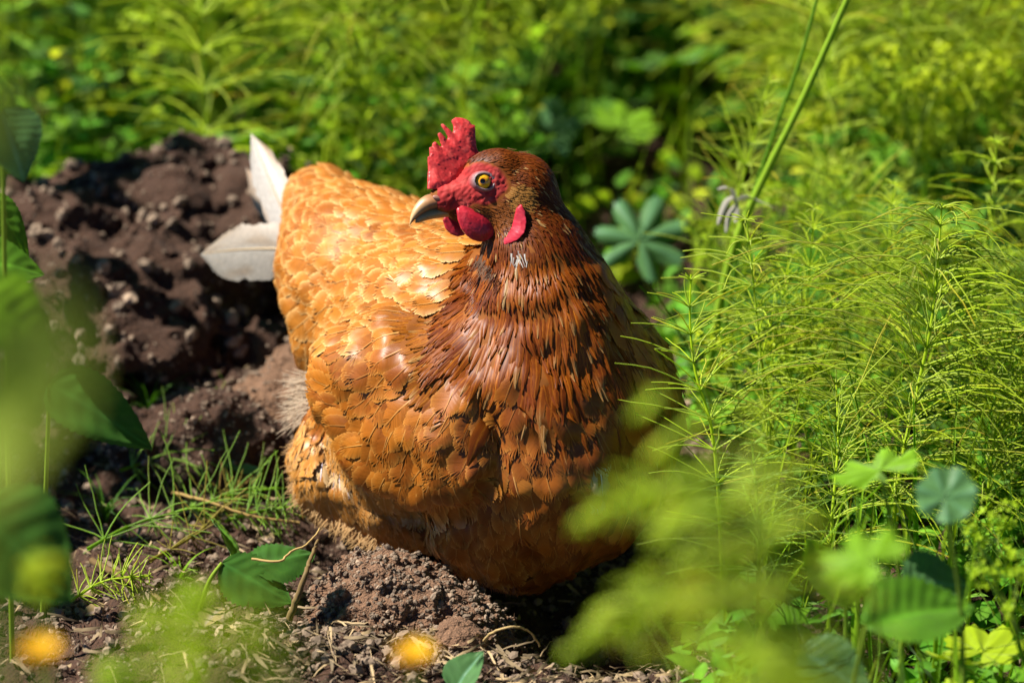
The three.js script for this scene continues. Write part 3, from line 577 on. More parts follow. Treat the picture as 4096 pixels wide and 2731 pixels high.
function sheet(x0, x1, z0, z1, nx, nz, hf, tile) {
  const s = new Soup();
  for (let j = 0; j <= nz; j++) for (let i = 0; i <= nx; i++) { const x = lerp(x0, x1, i / nx), z = lerp(z0, z1, j / nz); s.p.push(x, hf(x, z), z); s.t.push(x / tile, z / tile); }
  for (let j = 0; j < nz; j++) for (let i = 0; i < nx; i++) { const a = j * (nx + 1) + i, b = a + nx + 1; s.i.push(a, b, a + 1, a + 1, b, b + 1); }
  return s.geometry();
}
{
  const near = sheet(-0.55, 0.55, -0.75, 0.45, 320, 350, (x, z) => { const e = smooth(0, 0.06, Math.min(0.55 - Math.abs(x), z + 0.75, 0.45 - z)); const b = fbm(x * 60, z * 60, 3, 3); return groundHeight(x, z) + e * (0.0055 * Math.max(0, b) + 0.004 * noise(x * 150, z * 150, 1)); }, 0.09);
  const far = sheet(-14, 14, -16, 6, 90, 90, (x, z) => (Math.abs(x) < 0.5 && z > -0.7 && z < 0.4 ? -0.06 : 0) + (Math.abs(x) < 1.2 && Math.abs(z) < 1.6 ? groundHeight(x, z) - 0.012 : 0.05 * smooth(-0.6, -2.2, z) - 0.012), 0.3);
  const g = new THREE.Mesh(mergeGeometries([near, far]), soilMat); g.name = 'ground'; g.userData.kind = 'structure'; g.userData.label = 'dark crumbly soil under the hen and plants'; scene.add(g);
}
// lumps of soil: joined balls with a broken, crumbly skin, flattened into the ground
function soilLump(balls, cell, rough, freq, seed) {
  const lo = [1e9, 1e9, 1e9], hi = [-1e9, -1e9, -1e9];
  for (const [x, y, z, r] of balls) { [x, y, z].forEach((c, k) => { lo[k] = Math.min(lo[k], c - r - rough * 2.5); hi[k] = Math.max(hi[k], c + r + rough * 2.5); }); }
  const f = (x, y, z) => {
    let d = 1e9; for (const [a, b, c, r] of balls) { const e = Math.hypot(x - a, (y - b) * 1.15, z - c) - r; d = d > 1e8 ? e : smin(d, e, 0.02); }
    if (Math.abs(d) < rough * 3) { const n = fbm(x * freq, y * freq + seed, z * freq, 3), q = fbm(x * freq * 3.7, y * freq * 3.7, z * freq * 3.7 + seed, 2); d += rough * (n - 0.6 * Math.abs(q)) + rough * 0.5 * Math.abs(noise(x * freq * 1.6, y * freq * 3, z * freq * 1.6 + seed)); }
    return d;
  };
  const net = netMesh(f, lo, hi, cell), s = new Soup();
  s.p = net.P; s.i = net.I; for (let i = 0; i < net.P.length; i += 3) s.t.push((net.P[i] + net.P[i + 1] * 0.4) / 0.09, (net.P[i + 2] - net.P[i + 1] * 0.8) / 0.09);
  return s.geometry();
}
const cloddMat = soilMat.clone(); cloddMat.color = new THREE.Color(0.42, 0.38, 0.31);
function lump(name, label, category, pos, balls, cell, rough, freq, seed, mat = soilMat) {
  const m = new THREE.Mesh(soilLump(balls, cell, rough, freq, seed), mat); m.name = numbered(name); m.position.set(...pos); tag(m, label, category); scene.add(m); return m;
}
lump('soil_mound', 'big dark mound of dug-up soil behind the white tail feathers', 'mound', [-0.24, 0, -0.36],
  [[0.045, 0.055, -0.02, 0.075], [-0.05, 0.045, 0, 0.078], [0.0, 0.03, 0.06, 0.07], [-0.12, 0.035, 0.01, 0.065], [0.09, 0.0, 0.08, 0.055], [-0.06, 0.0, 0.12, 0.06], [0.02, 0.085, -0.035, 0.048]], 0.0036, 0.02, 30, 3);
lump('soil_lump', 'pinkish brown soil lump in front of the mound, beside the hen flank', 'soil lump', [-0.125, 0, -0.20], [[0, 0.02, 0, 0.045], [0.03, 0.03, -0.02, 0.04], [-0.03, 0.01, 0.01, 0.03]], 0.0028, 0.007, 48, 9, cloddMat);
lump('soil_lump', 'dark soil lump with small leaves in front of the mound', 'soil lump', [-0.19, 0, -0.17], [[0, 0.012, 0, 0.036], [0.03, 0.01, 0.01, 0.03], [-0.035, 0.008, 0, 0.028]], 0.0028, 0.007, 48, 14);
lump('soil_clod', 'large pale crumbly soil clod under the hen breast', 'soil clod', [-0.068, -0.006, 0.052], [[0, 0.0, 0, 0.036], [0.022, -0.004, 0.004, 0.034], [-0.02, -0.004, 0.004, 0.03], [0.042, -0.012, 0.01, 0.028], [-0.01, 0.012, -0.012, 0.026]], 0.0016, 0.006, 95, 5, cloddMat);
lump('soil_clod', 'small round soil clod beside the crumpled green leaf', 'soil clod', [-0.032, 0, 0.094], [[0, 0.004, 0, 0.0125], [0.006, 0.001, 0.006, 0.01]], 0.0011, 0.002, 170, 8, cloddMat);

const lumps5 = scene.children.filter(o => /^soil_(mound|lump|clod)/.test(o.name));
const stuff = (m) => { m.userData.kind = 'stuff'; scene.add(m); return m; };
{ // crumbs: broken bits of soil strewn on the ground, the lumps and the clods
  const r = rng(19), g = new THREE.IcosahedronGeometry(1, 1), p = g.attributes.position;
  for (let i = 0; i < p.count; i++) { const k = 1 + 0.45 * noise(p.getX(i) * 1.7, p.getY(i) * 1.7, p.getZ(i) * 1.7 + 2); p.setXYZ(i, p.getX(i) * k, p.getY(i) * k * 0.8, p.getZ(i) * k); } g.computeVertexNormals();
  const n = 24000, m = new THREE.InstancedMesh(g, new THREE.MeshStandardMaterial({ roughness: 0.95 }), n), o = new THREE.Object3D(), c = new THREE.Color();
  for (let i = 0; i < n; i++) {
    let x, z, y, big = r() ** 4;
    if (i < 1500) { const a = r() * 6.283, q = Math.sqrt(r()) * 0.075; x = -0.06 + Math.cos(a) * q * 1.2; z = 0.075 + Math.sin(a) * q * 0.7; } else if (r() < 0.75) { x = -0.34 + r() * 0.5; z = -0.32 + r() * 0.62; } else { x = -0.45 + r() * 0.9; z = -0.6 + r() * 0.9; }
    y = groundHeight(x, z); if (i >= 15000) { const m = lumps5[i % 5 < 2 ? 0 : i % 5 < 4 ? 3 : 1 + i % 2], a = m.geometry.attributes.position, e = Math.floor(r() * a.count); x = a.getX(e) + m.position.x; y = a.getY(e) + m.position.y - 0.0006; z = a.getZ(e) + m.position.z; big *= i % 5 < 2 ? 1.3 : 0.5; } const k = 0.0004 + 0.001 * r() + 0.003 * big ** 1.6; o.position.set(x, y + k * 0.6, z); o.rotation.set(r() * 6, r() * 6, r() * 6); o.scale.set(k, k * (0.6 + 0.5 * r()), k * (0.8 + 0.5 * r())); o.updateMatrix(); m.setMatrixAt(i, o.matrix);
    const t = 0.6 + 0.7 * r(), pale = r() < 0.12 ? 1.6 : 1; m.setColorAt(i, c.setRGB(0.20 * t * pale, 0.142 * t * pale, 0.095 * t * pale));
  }
  m.name = 'soil_crumbs'; m.userData.label = 'loose soil crumbs strewn over the ground'; stuff(m);
}
function ribbonGeometry(len, w, seg, curve, twist, seed) {
  const s = new Soup(), r = rng(seed), a = r() * 6; let x = 0, y = 0, an = curve * (r() - 0.5) * 2;
  for (let j = 0; j <= seg; j++) { const k = w * (1 - 0.6 * (j / seg) ** 2), t = twist * j / seg; s.p.push(x - Math.sin(an) * k * Math.cos(t), y + k * Math.sin(t), -Math.cos(an) * 0 - k * Math.cos(t), x + Math.sin(an) * k * Math.cos(t), y - k * Math.sin(t), k * Math.cos(t)); x += Math.cos(an) * len / seg; y += Math.sin(an) * len / seg; an += curve * noise(j * 0.7 + a, seed, 1) * 2.2; }
  for (let j = 0; j < seg; j++) { const q = j * 2; s.i.push(q, q + 1, q + 2, q + 1, q + 3, q + 2); }
  return s.geometry();
}
{ // straw and root fibres
  const mat = new THREE.MeshStandardMaterial({ roughness: 0.8, side: THREE.DoubleSide });
  [[0, 700, 0.02, 0.0006, 0.5], [1, 700, 0.013, 0.0011, 0.3], [2, 500, 0.03, 0.0003, 1.0]].forEach(([k, n, len, w, cv]) => {
    const r = rng(60 + k), m = new THREE.InstancedMesh(ribbonGeometry(len, w, 7, cv, 1.5, 11 + k), mat, n), o = new THREE.Object3D(), c = new THREE.Color();
    for (let i = 0; i < n; i++) {
      const q = r(), x = q < 0.35 ? -0.16 + r() * 0.3 : -0.34 + r() * 0.55, z = q < 0.35 ? 0.07 + r() * 0.12 : -0.28 + r() * 0.5; o.position.set(x, groundHeight(x, z) + 0.0035 + 0.004 * r(), z); o.rotation.set((r() - .5) * 0.7, r() * 6.28, (r() - .5) * 0.7); o.scale.setScalar(0.5 + 0.9 * r()); o.updateMatrix(); m.setMatrixAt(i, o.matrix);
      const t = 0.35 + 0.9 * r() ** 1.5; m.setColorAt(i, c.setRGB(0.34 * t, 0.24 * t, 0.12 * t));
    }
    m.name = numbered('straw_litter'); m.userData.label = 'dry straw and root fibres scattered on the soil'; stuff(m);
  });
}
// ---------------------------------------------------------------- plants: builders
const leafMat = (r, g, b, through = 0.42, coat = 0.12) => new THREE.MeshPhysicalMaterial({ color: new THREE.Color(r, g, b), vertexColors: true, roughness: 0.9, transmission: through, specularIntensity: 0.3, clearcoat: coat, clearcoatRoughness: 0.4, side: THREE.DoubleSide });
const M = {
  horse: [leafMat(0.45, 0.60, 0.008, 0.5, 0.02), leafMat(0.22, 0.43, 0.006, 0.5, 0.02), leafMat(0.47, 0.64, 0.002, 0.5, 0.03)],
  leaf: [leafMat(0.10, 0.27, 0.006), leafMat(0.19, 0.39, 0.004), leafMat(0.06, 0.19, 0.008), leafMat(0.36, 0.50, 0.002)],
  blue: leafMat(0.085, 0.21, 0.06, 0.3, 0.2), dark: leafMat(0.045, 0.155, 0.01, 0.4, 0.15), pale: leafMat(0.40, 0.38, 0.30, 0.3),
  bloom: [leafMat(0.44, 0.54, 0.004, 0.4), leafMat(0.32, 0.48, 0.004, 0.4)], gold: leafMat(0.72, 0.42, 0.006, 0.3), dry: leafMat(0.36, 0.26, 0.12, 0.15), pink: leafMat(0.42, 0.16, 0.32, 0.3),
  stem: leafMat(0.20, 0.30, 0.02, 0.2),
};
function tube(s, pts, r0, r1, sides = 4, tint = [1, 1, 1], tint2 = tint) {
  const n = pts.length - 1, base = s.count; let b = V3(0.31, 0.2, 0.93);
  for (let j = 0; j <= n; j++) {
    const t = pts[Math.min(n, j + 1)].clone().sub(pts[Math.max(0, j - 1)]).normalize(); b.addScaledVector(t, -b.dot(t)); if (b.lengthSq() < 1e-6) b.set(t.y, -t.x, 0.3); b.normalize(); const c = V3().crossVectors(t, b), r = lerp(r0, r1, j / n);
    for (let i = 0; i < sides; i++) { const a = i / sides * 6.28318, ca = Math.cos(a), sa = Math.sin(a); s.p.push(pts[j].x + (b.x * ca + c.x * sa) * r, pts[j].y + (b.y * ca + c.y * sa) * r, pts[j].z + (b.z * ca + c.z * sa) * r); s.n.push(b.x * ca + c.x * sa, b.y * ca + c.y * sa, b.z * ca + c.z * sa); for (let m = 0; m < 3; m++) s.c.push(lerp(tint[m], tint2[m], j / n)); }
  }
  for (let j = 0; j < n; j++) for (let i = 0; i < sides; i++) { const a = base + j * sides + i, d = base + j * sides + (i + 1) % sides; s.i.push(a, d, a + sides, d, d + sides, a + sides); }
}
const part = (parent, name, geo, mat) => { const m = new THREE.Mesh(geo, mat); m.name = name; parent.add(m); return m; };
const curveOf = (pts, n) => new THREE.CatmullRomCurve3(pts).getPoints(n);
// horsetail: a jointed stem with whorls of thin drooping branches. path: points of the stem from the ground up
function horsetail(path, o) {
  const g = new THREE.Group(), r = rng(o.seed), cv = new THREE.CatmullRomCurve3(path), L = cv.getLength(), mat = o.mat ?? M.horse[0], s = new Soup();
  tube(s, cv.getPoints(18), o.thick ?? 0.0012, 0.0005, 5, [0.9, 0.95, 0.8], [1.1, 1.1, 1]);
  part(g, 'stem', s.geometry(), mat);
  const n = o.whorls, from = o.from ?? 0.25;
  for (let i = 0; i < n; i++) {
    const f = i / (n - 1), q = Math.pow(f, 0.85), p = cv.getPointAt(lerp(from, 0.985, q)), t = cv.getTangentAt(lerp(from, 0.985, q)), w = new Soup(), k = o.count + Math.floor(r() * 3), a0 = r() * 6;
    const bl = o.len * Math.pow(Math.sin(Math.PI * lerp(0.22, 0.97, q)), 0.75) * (0.8 + 0.3 * r());
    const b = V3(1, 0, 0).addScaledVector(t, -t.x).normalize(), c = V3().crossVectors(t, b);
    for (let m = 0; m < k; m++) {
      const a = a0 + m / k * 6.28318 + (r() - .5) * 0.35, dir = b.clone().multiplyScalar(Math.cos(a)).addScaledVector(c, Math.sin(a)).addScaledVector(t, (o.rise ?? 0.5) + 0.3 * (r() - .5)).normalize();
      const len = bl * (0.5 + 0.7 * r()), pts = [], seg = o.seg ?? 5; let x = p.clone(), d = dir; pts.push(x.clone());
      for (let j = 0; j < seg; j++) { x = x.clone().addScaledVector(d, len / seg); pts.push(x); d = d.clone().add(V3((r() - .5) * 0.3, -(o.droop ?? 0.16) * (0.3 + 1.4 * r()), (r() - .5) * 0.3)).normalize(); }
      if (r() < 0.08) continue; const tt = 0.75 + 0.45 * r(), pale = r() < 0.18 ? [1.2, 0.75, 2.0] : [1.05, 1.0, 1];
      tube(w, pts, o.fine ?? 0.0005, (o.fine ?? 0.0005) * 0.55, 3, [tt, tt, tt], [tt * pale[0], tt * pale[1], tt * pale[2]]);
    }
    part(g, 'branch_whorl', w.geometry(), mat);
  }
  return g;
}
// an ovate, toothed leaf lying along +x from its stalk, with pinnate veins pressed into it
function ovateLeaf(len, wid, o = {}) {
  const s = new Soup(), nu = o.nu ?? 10, nv = o.nv ?? 16, veins = o.veins ?? 7, r = rng(o.seed ?? 1), curl = o.curl ?? 0.25, fold = o.fold ?? 0.2, ph = r() * 30;
  for (let j = 0; j <= nv; j++) for (let i = 0; i <= nu; i++) {
    const v = j / nv, x = i / nu * 2 - 1, ax = Math.abs(x), outline = Math.pow(Math.sin(Math.PI * Math.pow(clamp(v, 0.002, 0.998), o.belly ?? 0.72)), 0.75) * (1 - 0.12 * v), tooth = ax === 1 ? 1 + (o.teeth ?? 0.07) * ((j % 2) ? 1 : -1) : 1;
    const w = wid * outline * tooth, vein = Math.sin((v * veins - ax * 1.3) * 6.28318) * (o.relief ?? 0.012) * len * Math.min(1, ax * 3) * (1 - ax * 0.5);
    const y = ax * w * fold * (1 - v * 0.3) - curl * len * v * v + vein + 0.03 * len * noise(v * 3 + ph, x * 2, ph);
    s.p.push(len * v + (ax === 1 ? -0.01 * len : 0), y, x * w);
    const vn = Math.sin((v * veins - ax * 1.3) * 6.28318), mid = ax < 0.12 ? 1.5 : 1, t = (0.9 + 0.2 * noise(v * 5, x * 4, ph)) * mid * (vn > 0.92 ? 1.12 : 1); s.c.push(t, t, t * (mid > 1 ? 1.8 : 1)); s.t.push(i / nu, v);
  }
  for (let j = 0; j < nv; j++) for (let i = 0; i < nu; i++) { const a = j * (nu + 1) + i, b = a + nu + 1; s.i.push(a, a + 1, b, a + 1, b + 1, b); }
  return s.geometry();
}
// a palmate leaf in the xz plane round its stalk: lobes with toothed ends and pleats along their veins
function palmateLeaf(R, lobes, o = {}) {
  const s = new Soup(), nt = lobes * (o.per ?? 8), nr = o.rings ?? 7, open = o.open ?? 2.75, depth = o.depth ?? 0.35, ph = (o.seed ?? 1) * 3.7;
  for (let k = 0; k <= nr; k++) for (let i = 0; i <= nt; i++) {
    const q = k / nr, f = i / nt, a = lerp(-open, open, f), l = f * lobes % 1, lobe = Math.pow(Math.sin(Math.PI * clamp(l, 0.02, 0.98)), 0.6), side = 1 - 0.22 * Math.abs(f - 0.5) * 2, tooth = k === nr ? 1 + (o.teeth ?? 0.05) * ((i % 2) ? 1 : -1) : 1;
    const reach = R * side * (1 - depth + depth * lobe) * tooth, rr = reach * q, y = (o.cup ?? 0.2) * rr * q + 0.05 * R * q * Math.cos((l - 0.5) * 6.28) * (o.pleat ?? 1) - (o.droop ?? 0.1) * rr * q + 0.04 * R * noise(Math.cos(a) * 2 + ph, Math.sin(a) * 2, q * 2);
    const pinch = k === nr || q > 0.6 ? (0.5 - l) * (1 - lobe) * 0.12 * q : 0; s.p.push(Math.cos(a + pinch) * rr, y, Math.sin(a + pinch) * rr);
    const vein = Math.abs(l - 0.5) < 0.09 ? 1.2 : 1, t = (0.9 + 0.2 * noise(Math.cos(a) * 3, q * 3, ph)) * vein; s.c.push(t, t, t * (vein > 1 ? 1.4 : 1)); s.t.push(f, q);
  }
  for (let k = 0; k < nr; k++) for (let i = 0; i < nt; i++) { const a = k * (nt + 1) + i, b = a + nt + 1; s.i.push(a, a + 1, b, a + 1, b + 1, b); }
  return s.geometry();
}
// a frothy cluster of tiny four-petalled stars
function bloomCluster(R, n, seed, star = 0.0022) {
  const s = new Soup(), r = rng(seed);
  for (let k = 0; k < n; k++) {
    const c = V3(r() - .5, r() - .5, r() - .5).normalize().multiplyScalar(R * Math.cbrt(r())), nrm = c.clone().normalize().add(V3(0, 0.7, 0)).normalize(), b = V3().crossVectors(nrm, V3(r(), r(), r())).normalize(), d = V3().crossVectors(nrm, b), t = 0.7 + 0.5 * r(), z = star * (0.7 + 0.6 * r());
    for (let m = 0; m < 4; m++) { const a = m * Math.PI / 2, u = b.clone().multiplyScalar(Math.cos(a)).addScaledVector(d, Math.sin(a)), w = d.clone().multiplyScalar(Math.cos(a)).addScaledVector(b, -Math.sin(a)), i0 = s.count;
      for (const [x, y, h] of [[0, 0, 0], [0.55, 0.33, 0.15], [1, 0, 0.35], [0.55, -0.33, 0.15]]) { s.p.push(c.x + (u.x * x + w.x * y + nrm.x * h) * z, c.y + (u.y * x + w.y * y + nrm.y * h) * z, c.z + (u.z * x + w.z * y + nrm.z * h) * z); s.c.push(t, t, t); }
      s.i.push(i0, i0 + 1, i0 + 2, i0, i0 + 2, i0 + 3); }
  }
  return s.geometry();
}
const aim = (m, pos, dir, roll = 0) => { m.position.copy(pos); const x = dir.clone().normalize(), y0 = V3(0, 1, 0), z = V3().crossVectors(x, y0); if (z.lengthSq() < 1e-4) z.set(0, 0, 1); z.normalize(); const y = V3().crossVectors(z, x); m.quaternion.setFromRotationMatrix(new THREE.Matrix4().makeBasis(x, y, z)); m.rotateX(roll); return m; };
// lady's mantle: branching stems with froths of bloom over pleated round leaves
const palmA = [palmateLeaf(0.026, 7, { seed: 1, depth: 0.28 }), palmateLeaf(0.022, 7, { seed: 2, depth: 0.3, cup: 0.4 })], blooms = [bloomCluster(0.0085, 26, 1), bloomCluster(0.0065, 18, 2), bloomCluster(0.011, 36, 3)];
function ladysMantle(h, seed, o = {}) {
  const g = new THREE.Group(), r = rng(seed), lm = o.leaf ?? M.leaf[1], bm = o.bloom ?? M.bloom[0];
  for (let k = 0; k < (o.stems ?? 3); k++) {
    const a = r() * 6.28, lean = 0.15 + 0.3 * r(), H = h * (0.7 + 0.4 * r()), top = V3(Math.cos(a) * H * lean, H, Math.sin(a) * H * lean), mid = V3(top.x * 0.35, H * 0.55, top.z * 0.35), s = new Soup();
    tube(s, curveOf([V3(0, 0, 0), mid, top], 7), 0.0011, 0.0007, 4);
    const tips = [top];
    for (let m = 0; m < (o.twigs ?? 4); m++) { const f = 0.6 + 0.35 * r(), p = V3(0, 0, 0).lerp(mid, Math.min(1, f * 1.5)).lerp(top, clamp((f - 0.4) / 0.6, 0, 1)), b = a + (r() - .5) * 5, q = p.clone().add(V3(Math.cos(b) * 0.022, 0.02 + 0.02 * r(), Math.sin(b) * 0.022)); tube(s, [p, p.clone().lerp(q, 0.5).add(V3(0, 0.003, 0)), q], 0.0006, 0.0004, 3); tips.push(q); }
    part(g, 'stem', s.geometry(), M.stem);
    for (const t of tips) { const f = part(g, 'flower_cluster', blooms[Math.floor(r() * 3)], bm); f.position.copy(t); f.rotation.y = r() * 6; f.scale.setScalar(0.8 + 0.5 * r()); }
  }
  for (let k = 0; k < (o.leaves ?? 5); k++) {
    const a = r() * 6.28, R = 0.03 + 0.05 * r(), y = h * (0.2 + 0.45 * r()), p = V3(Math.cos(a) * R, y, Math.sin(a) * R), s = new Soup(); tube(s, curveOf([V3(0, 0, 0), V3(p.x * 0.4, y * 0.7, p.z * 0.4), p], 5), 0.0009, 0.0007, 3); part(g, 'leaf_stalk', s.geometry(), M.stem);
    const l = part(g, 'leaf', palmA[Math.floor(r() * 2)], lm); l.position.copy(p); l.rotation.set((r() - .5) * 1.0, r() * 6.28, (r() - .5) * 1.0); l.scale.setScalar(0.7 + 0.8 * r());
  }
  return g;
}
// an upright herb with pairs of small toothed leaves
const herbLeaf = [ovateLeaf(0.03, 0.0085, { nu: 4, nv: 7, seed: 1, veins: 4 }), ovateLeaf(0.022, 0.008, { nu: 4, nv: 7, seed: 2, veins: 4, fold: 0.35 })];
function herb(h, seed, mat, o = {}) {
  const g = new THREE.Group(), r = rng(seed), s = new Soup(), lean = V3((r() - .5) * 0.4 * h, h, (r() - .5) * 0.4 * h), cv = new THREE.CatmullRomCurve3([V3(0, 0, 0), lean.clone().multiply(V3(0.25, 0.5, 0.25)), lean]); tube(s, cv.getPoints(7), 0.0013, 0.0007, 4); part(g, 'stem', s.geometry(), M.stem);
  const n = o.pairs ?? 6; for (let k = 0; k < n; k++) { const p = cv.getPoint(lerp(0.25, 1, k / (n - 1))), a = k * 1.57 + r() * 0.5; for (const e of [0, Math.PI]) { const l = part(g, 'leaf', herbLeaf[Math.floor(r() * 2)], mat); aim(l, p, V3(Math.cos(a + e), 0.25 + 0.5 * r(), Math.sin(a + e)), (r() - .5) * 0.6); l.scale.setScalar((o.size ?? 1) * (0.75 + 0.5 * r()) * (1.15 - 0.5 * k / n)); } }
  return g;
}
function place(g, name, label, category, pos, o = {}) { g.name = numbered(name); g.position.set(...pos); if (o.turn) g.rotation.y = o.turn; if (o.scale) g.scale.setScalar(o.scale); tag(g, label, category, o.group); scene.add(g); return g; }
const onGround = (x, z) => [x, groundHeight(x, z) - 0.004, z];
function copyOf(proto, mats) { const c = proto.clone(); if (mats) c.traverse(m => { if (m.isMesh && mats[m.name]) m.material = mats[m.name]; }); return c; }
// ---------------------------------------------------------------- plants: layout
// a point of the garden: u across, v down, on the upright sheet that lies d metres out
const spot = (u, v, d) => { const a = (u - 512) * U * d / D, b = (341 - v) * U * d / D; return V3(a, LOOK_Y + D * ST - ST * d + CT * b, D * CT - CT * d - ST * b); };
const foot = (p, dx = 0, dz = 0) => V3(p.x + dx, groundHeight(p.x + dx, p.z + dz) - 0.004, p.z + dz);
const rel = (pts) => { const o = pts[0].clone(); return [o, pts.map(p => p.clone().sub(o))]; };
function stemTo(name, label, cat, pts, o, opts = {}) { const [b, q] = rel(pts); return place(horsetail(q, o), name, label, cat, b.toArray(), opts); }

// horsetails beside the hen
stemTo('horsetail', 'tall feathery horsetail with long drooping branches, beside the hen', 'horsetail', [foot(spot(886, 560, 2.22)), spot(900, 470, 2.22), spot(917, 391, 2.22), spot(932, 318, 2.22), spot(939, 245, 2.22), spot(942, 203, 2.22)], { seed: 4, whorls: 16, count: 19, len: 0.15, droop: 0.24, rise: 0.55, from: 0.28, fine: 0.00052, thick: 0.0016, seg: 6, mat: M.horse[0] });
stemTo('horsetail', 'upright horsetail with short rising branches behind the tall drooping one', 'horsetail', [foot(spot(872, 400, 2.5)), spot(864, 300, 2.5), spot(852, 220, 2.5), spot(841, 152, 2.5)], { seed: 8, whorls: 11, count: 9, len: 0.068, droop: 0.06, rise: 0.75, from: 0.3, mat: M.horse[2] });
stemTo('horsetail', 'small sparse horsetail with a bent tip beside the hen shoulder', 'horsetail', [foot(spot(728, 520, 2.17)), spot(712, 430, 2.17), spot(695, 370, 2.17), spot(690, 320, 2.17), spot(691, 274, 2.17)], { seed: 15, whorls: 9, count: 8, len: 0.062, droop: 0.08, rise: 0.62, from: 0.35, mat: M.horse[2], seg: 5 });
stemTo('horsetail', 'dark green horsetail low among the leaves between hen and tall horsetail', 'horsetail', [foot(spot(760, 590, 2.13)), spot(758, 520, 2.13), spot(752, 440, 2.13)], { seed: 21, whorls: 8, count: 10, len: 0.06, droop: 0.12, rise: 0.4, from: 0.35, mat: M.horse[1] });
stemTo('horsetail', 'horsetail with fine arching branches over the toothed leaf', 'horsetail', [foot(spot(985, 560, 2.25)), spot(990, 470, 2.25), spot(1002, 390, 2.25), spot(1008, 330, 2.25)], { seed: 23, whorls: 12, count: 16, len: 0.12, droop: 0.2, rise: 0.5, from: 0.3, mat: M.horse[0] });
stemTo('horsetail', 'low horsetail with wide branches between hen and toothed leaf', 'horsetail', [foot(spot(830, 590, 2.16)), spot(832, 520, 2.16), spot(838, 440, 2.18), spot(836, 380, 2.2)], { seed: 29, whorls: 10, count: 14, len: 0.09, droop: 0.2, rise: 0.45, from: 0.3, mat: M.horse[0] });
// flattened horsetail on the soil
{
  const p = [[88, 548], [130, 525], [180, 510], [240, 492], [300, 486]].map(([u, v]) => { const q = spot(u, v, 2.2); const k = spot(u, v, 2.3).sub(q); const t = (0.012 - q.y) / k.y; return q.addScaledVector(k, t); }), [b, q] = rel(p);
  place(horsetail(q, { seed: 33, whorls: 10, count: 9, len: 0.06, droop: 0.05, rise: 0.3, from: 0.1, mat: M.horse[1], thick: 0.0013 }), 'horsetail', 'flattened dark green horsetail lying on the soil', 'horsetail', b.toArray());
  const z = [[150, 560], [200, 530], [245, 480]].map(([u, v]) => { const q2 = spot(u, v, 2.2), k = spot(u, v, 2.3).sub(q2); return q2.addScaledVector(k, (0.008 - q2.y) / k.y); }), [b2, q3] = rel(z);
  place(horsetail(q3, { seed: 37, whorls: 8, count: 8, len: 0.035, droop: 0.05, rise: 0.3, from: 0.15, mat: leafMat(0.24, 0.20, 0.02, 0.2) }), 'horsetail', 'wilted yellow horsetail lying on the soil under the green one', 'horsetail', b2.toArray());
}

// tall grass stalks leaning over the horsetails
function stalk(name, label, pts, r0, r1, mat, tint) { const [b, q] = rel(pts), s = new Soup(); tube(s, curveOf(q, 18), r0, r1, 7, tint, tint); const g = new THREE.Mesh(s.geometry(), mat); g.name = numbered(name); g.position.copy(b); tag(g, label, 'grass stalk'); scene.add(g); return g; }
stalk('grass_stalk', 'thick pale green grass stalk leaning away from the hen', [foot(spot(700, 330, 2.45)), spot(733, 250, 2.42), spot(765, 175, 2.40), spot(800, 105, 2.38), spot(856, -20, 2.34)], 0.0030, 0.0019, M.stem, [1.25, 1.4, 0.9]);
stalk('grass_stalk', 'thin darker grass stalk beside the thick pale one', [foot(spot(712, 330, 2.47)), spot(742, 235, 2.44), spot(775, 130, 2.42), spot(800, 60, 2.40), spot(822, -20, 2.38)], 0.0016, 0.0010, M.horse[1], [0.7, 0.8, 0.7]);
{ // dry curled leaf hanging on the stalk
  const g = new THREE.Group(), o = spot(737, 205, 2.41);
  for (const P of [[[737, 205], [732, 190], [727, 187], [718, 189]], [[735, 196], [728, 200], [722, 212], [718, 224]], [[736, 205], [730, 215], [726, 232]], [[737, 203], [736, 215], [735, 222]], [[738, 200], [748, 196], [760, 201], [772, 206]]]) {
    const c = curveOf(P.map(([u, v], i) => spot(u, v, 2.41 - 0.004 * i).sub(o)), 10), s = new Soup(); c.forEach((p, j) => { const w = 0.0014 * (0.35 + Math.sin(Math.PI * (0.15 + 0.8 * j / 10))), k = [1.5, 1.45, 1.6]; s.p.push(p.x - w, p.y + w * 0.5, p.z, p.x, p.y, p.z + w * 0.7, p.x + w, p.y - w * 0.3, p.z); for (let e = 0; e < 3; e++) s.c.push(...k); });
    for (let j = 0; j < 10; j++) for (let e = 0; e < 2; e++) { const a = j * 3 + e; s.i.push(a, a + 1, a + 3, a + 1, a + 4, a + 3); } part(g, 'leaf_lobe', s.geometry(), M.pale);
  }
  place(g, 'withered_leaf', 'pale withered leaf curled round the thick grass stalk', 'leaf', o.toArray());
}
// single big leaves with their stalks
function lobedLeaf(label, u, v, d, R, lobes, mat, tilt, o = {}) {
  const g = new THREE.Group(), p = spot(u, v, d), b = foot(p, o.dx ?? 0.02, o.dz ?? -0.03), s = new Soup(); tube(s, curveOf([V3(0, 0, 0), V3((p.x - b.x) * 0.3, (p.y - b.y) * 0.6, (p.z - b.z) * 0.3), p.clone().sub(b)], 8), 0.0013, 0.001, 5); part(g, 'leaf_stalk', s.geometry(), M.stem);
  const l = part(g, 'leaf', palmateLeaf(R, lobes, { seed: 5, per: 12, rings: 10, depth: 0.55, teeth: 0.04, cup: 0.12, ...o }), mat); l.position.copy(p.clone().sub(b)); l.rotation.set(...tilt); place(g, 'lobed_leaf', label, 'leaf', b.toArray());
}
lobedLeaf('grey green lobed leaf facing up behind the hen neck', 640, 240, 2.58, 0.036, 7, M.blue, [0.75, 1.2, 0.1], { depth: 0.62, cup: -0.1, open: 2.9 });
lobedLeaf('blurred grey green lobed leaf above the hen back', 385, 85, 3.0, 0.05, 5, M.blue, [0.9, 1.9, 0.3], { depth: 0.5 });
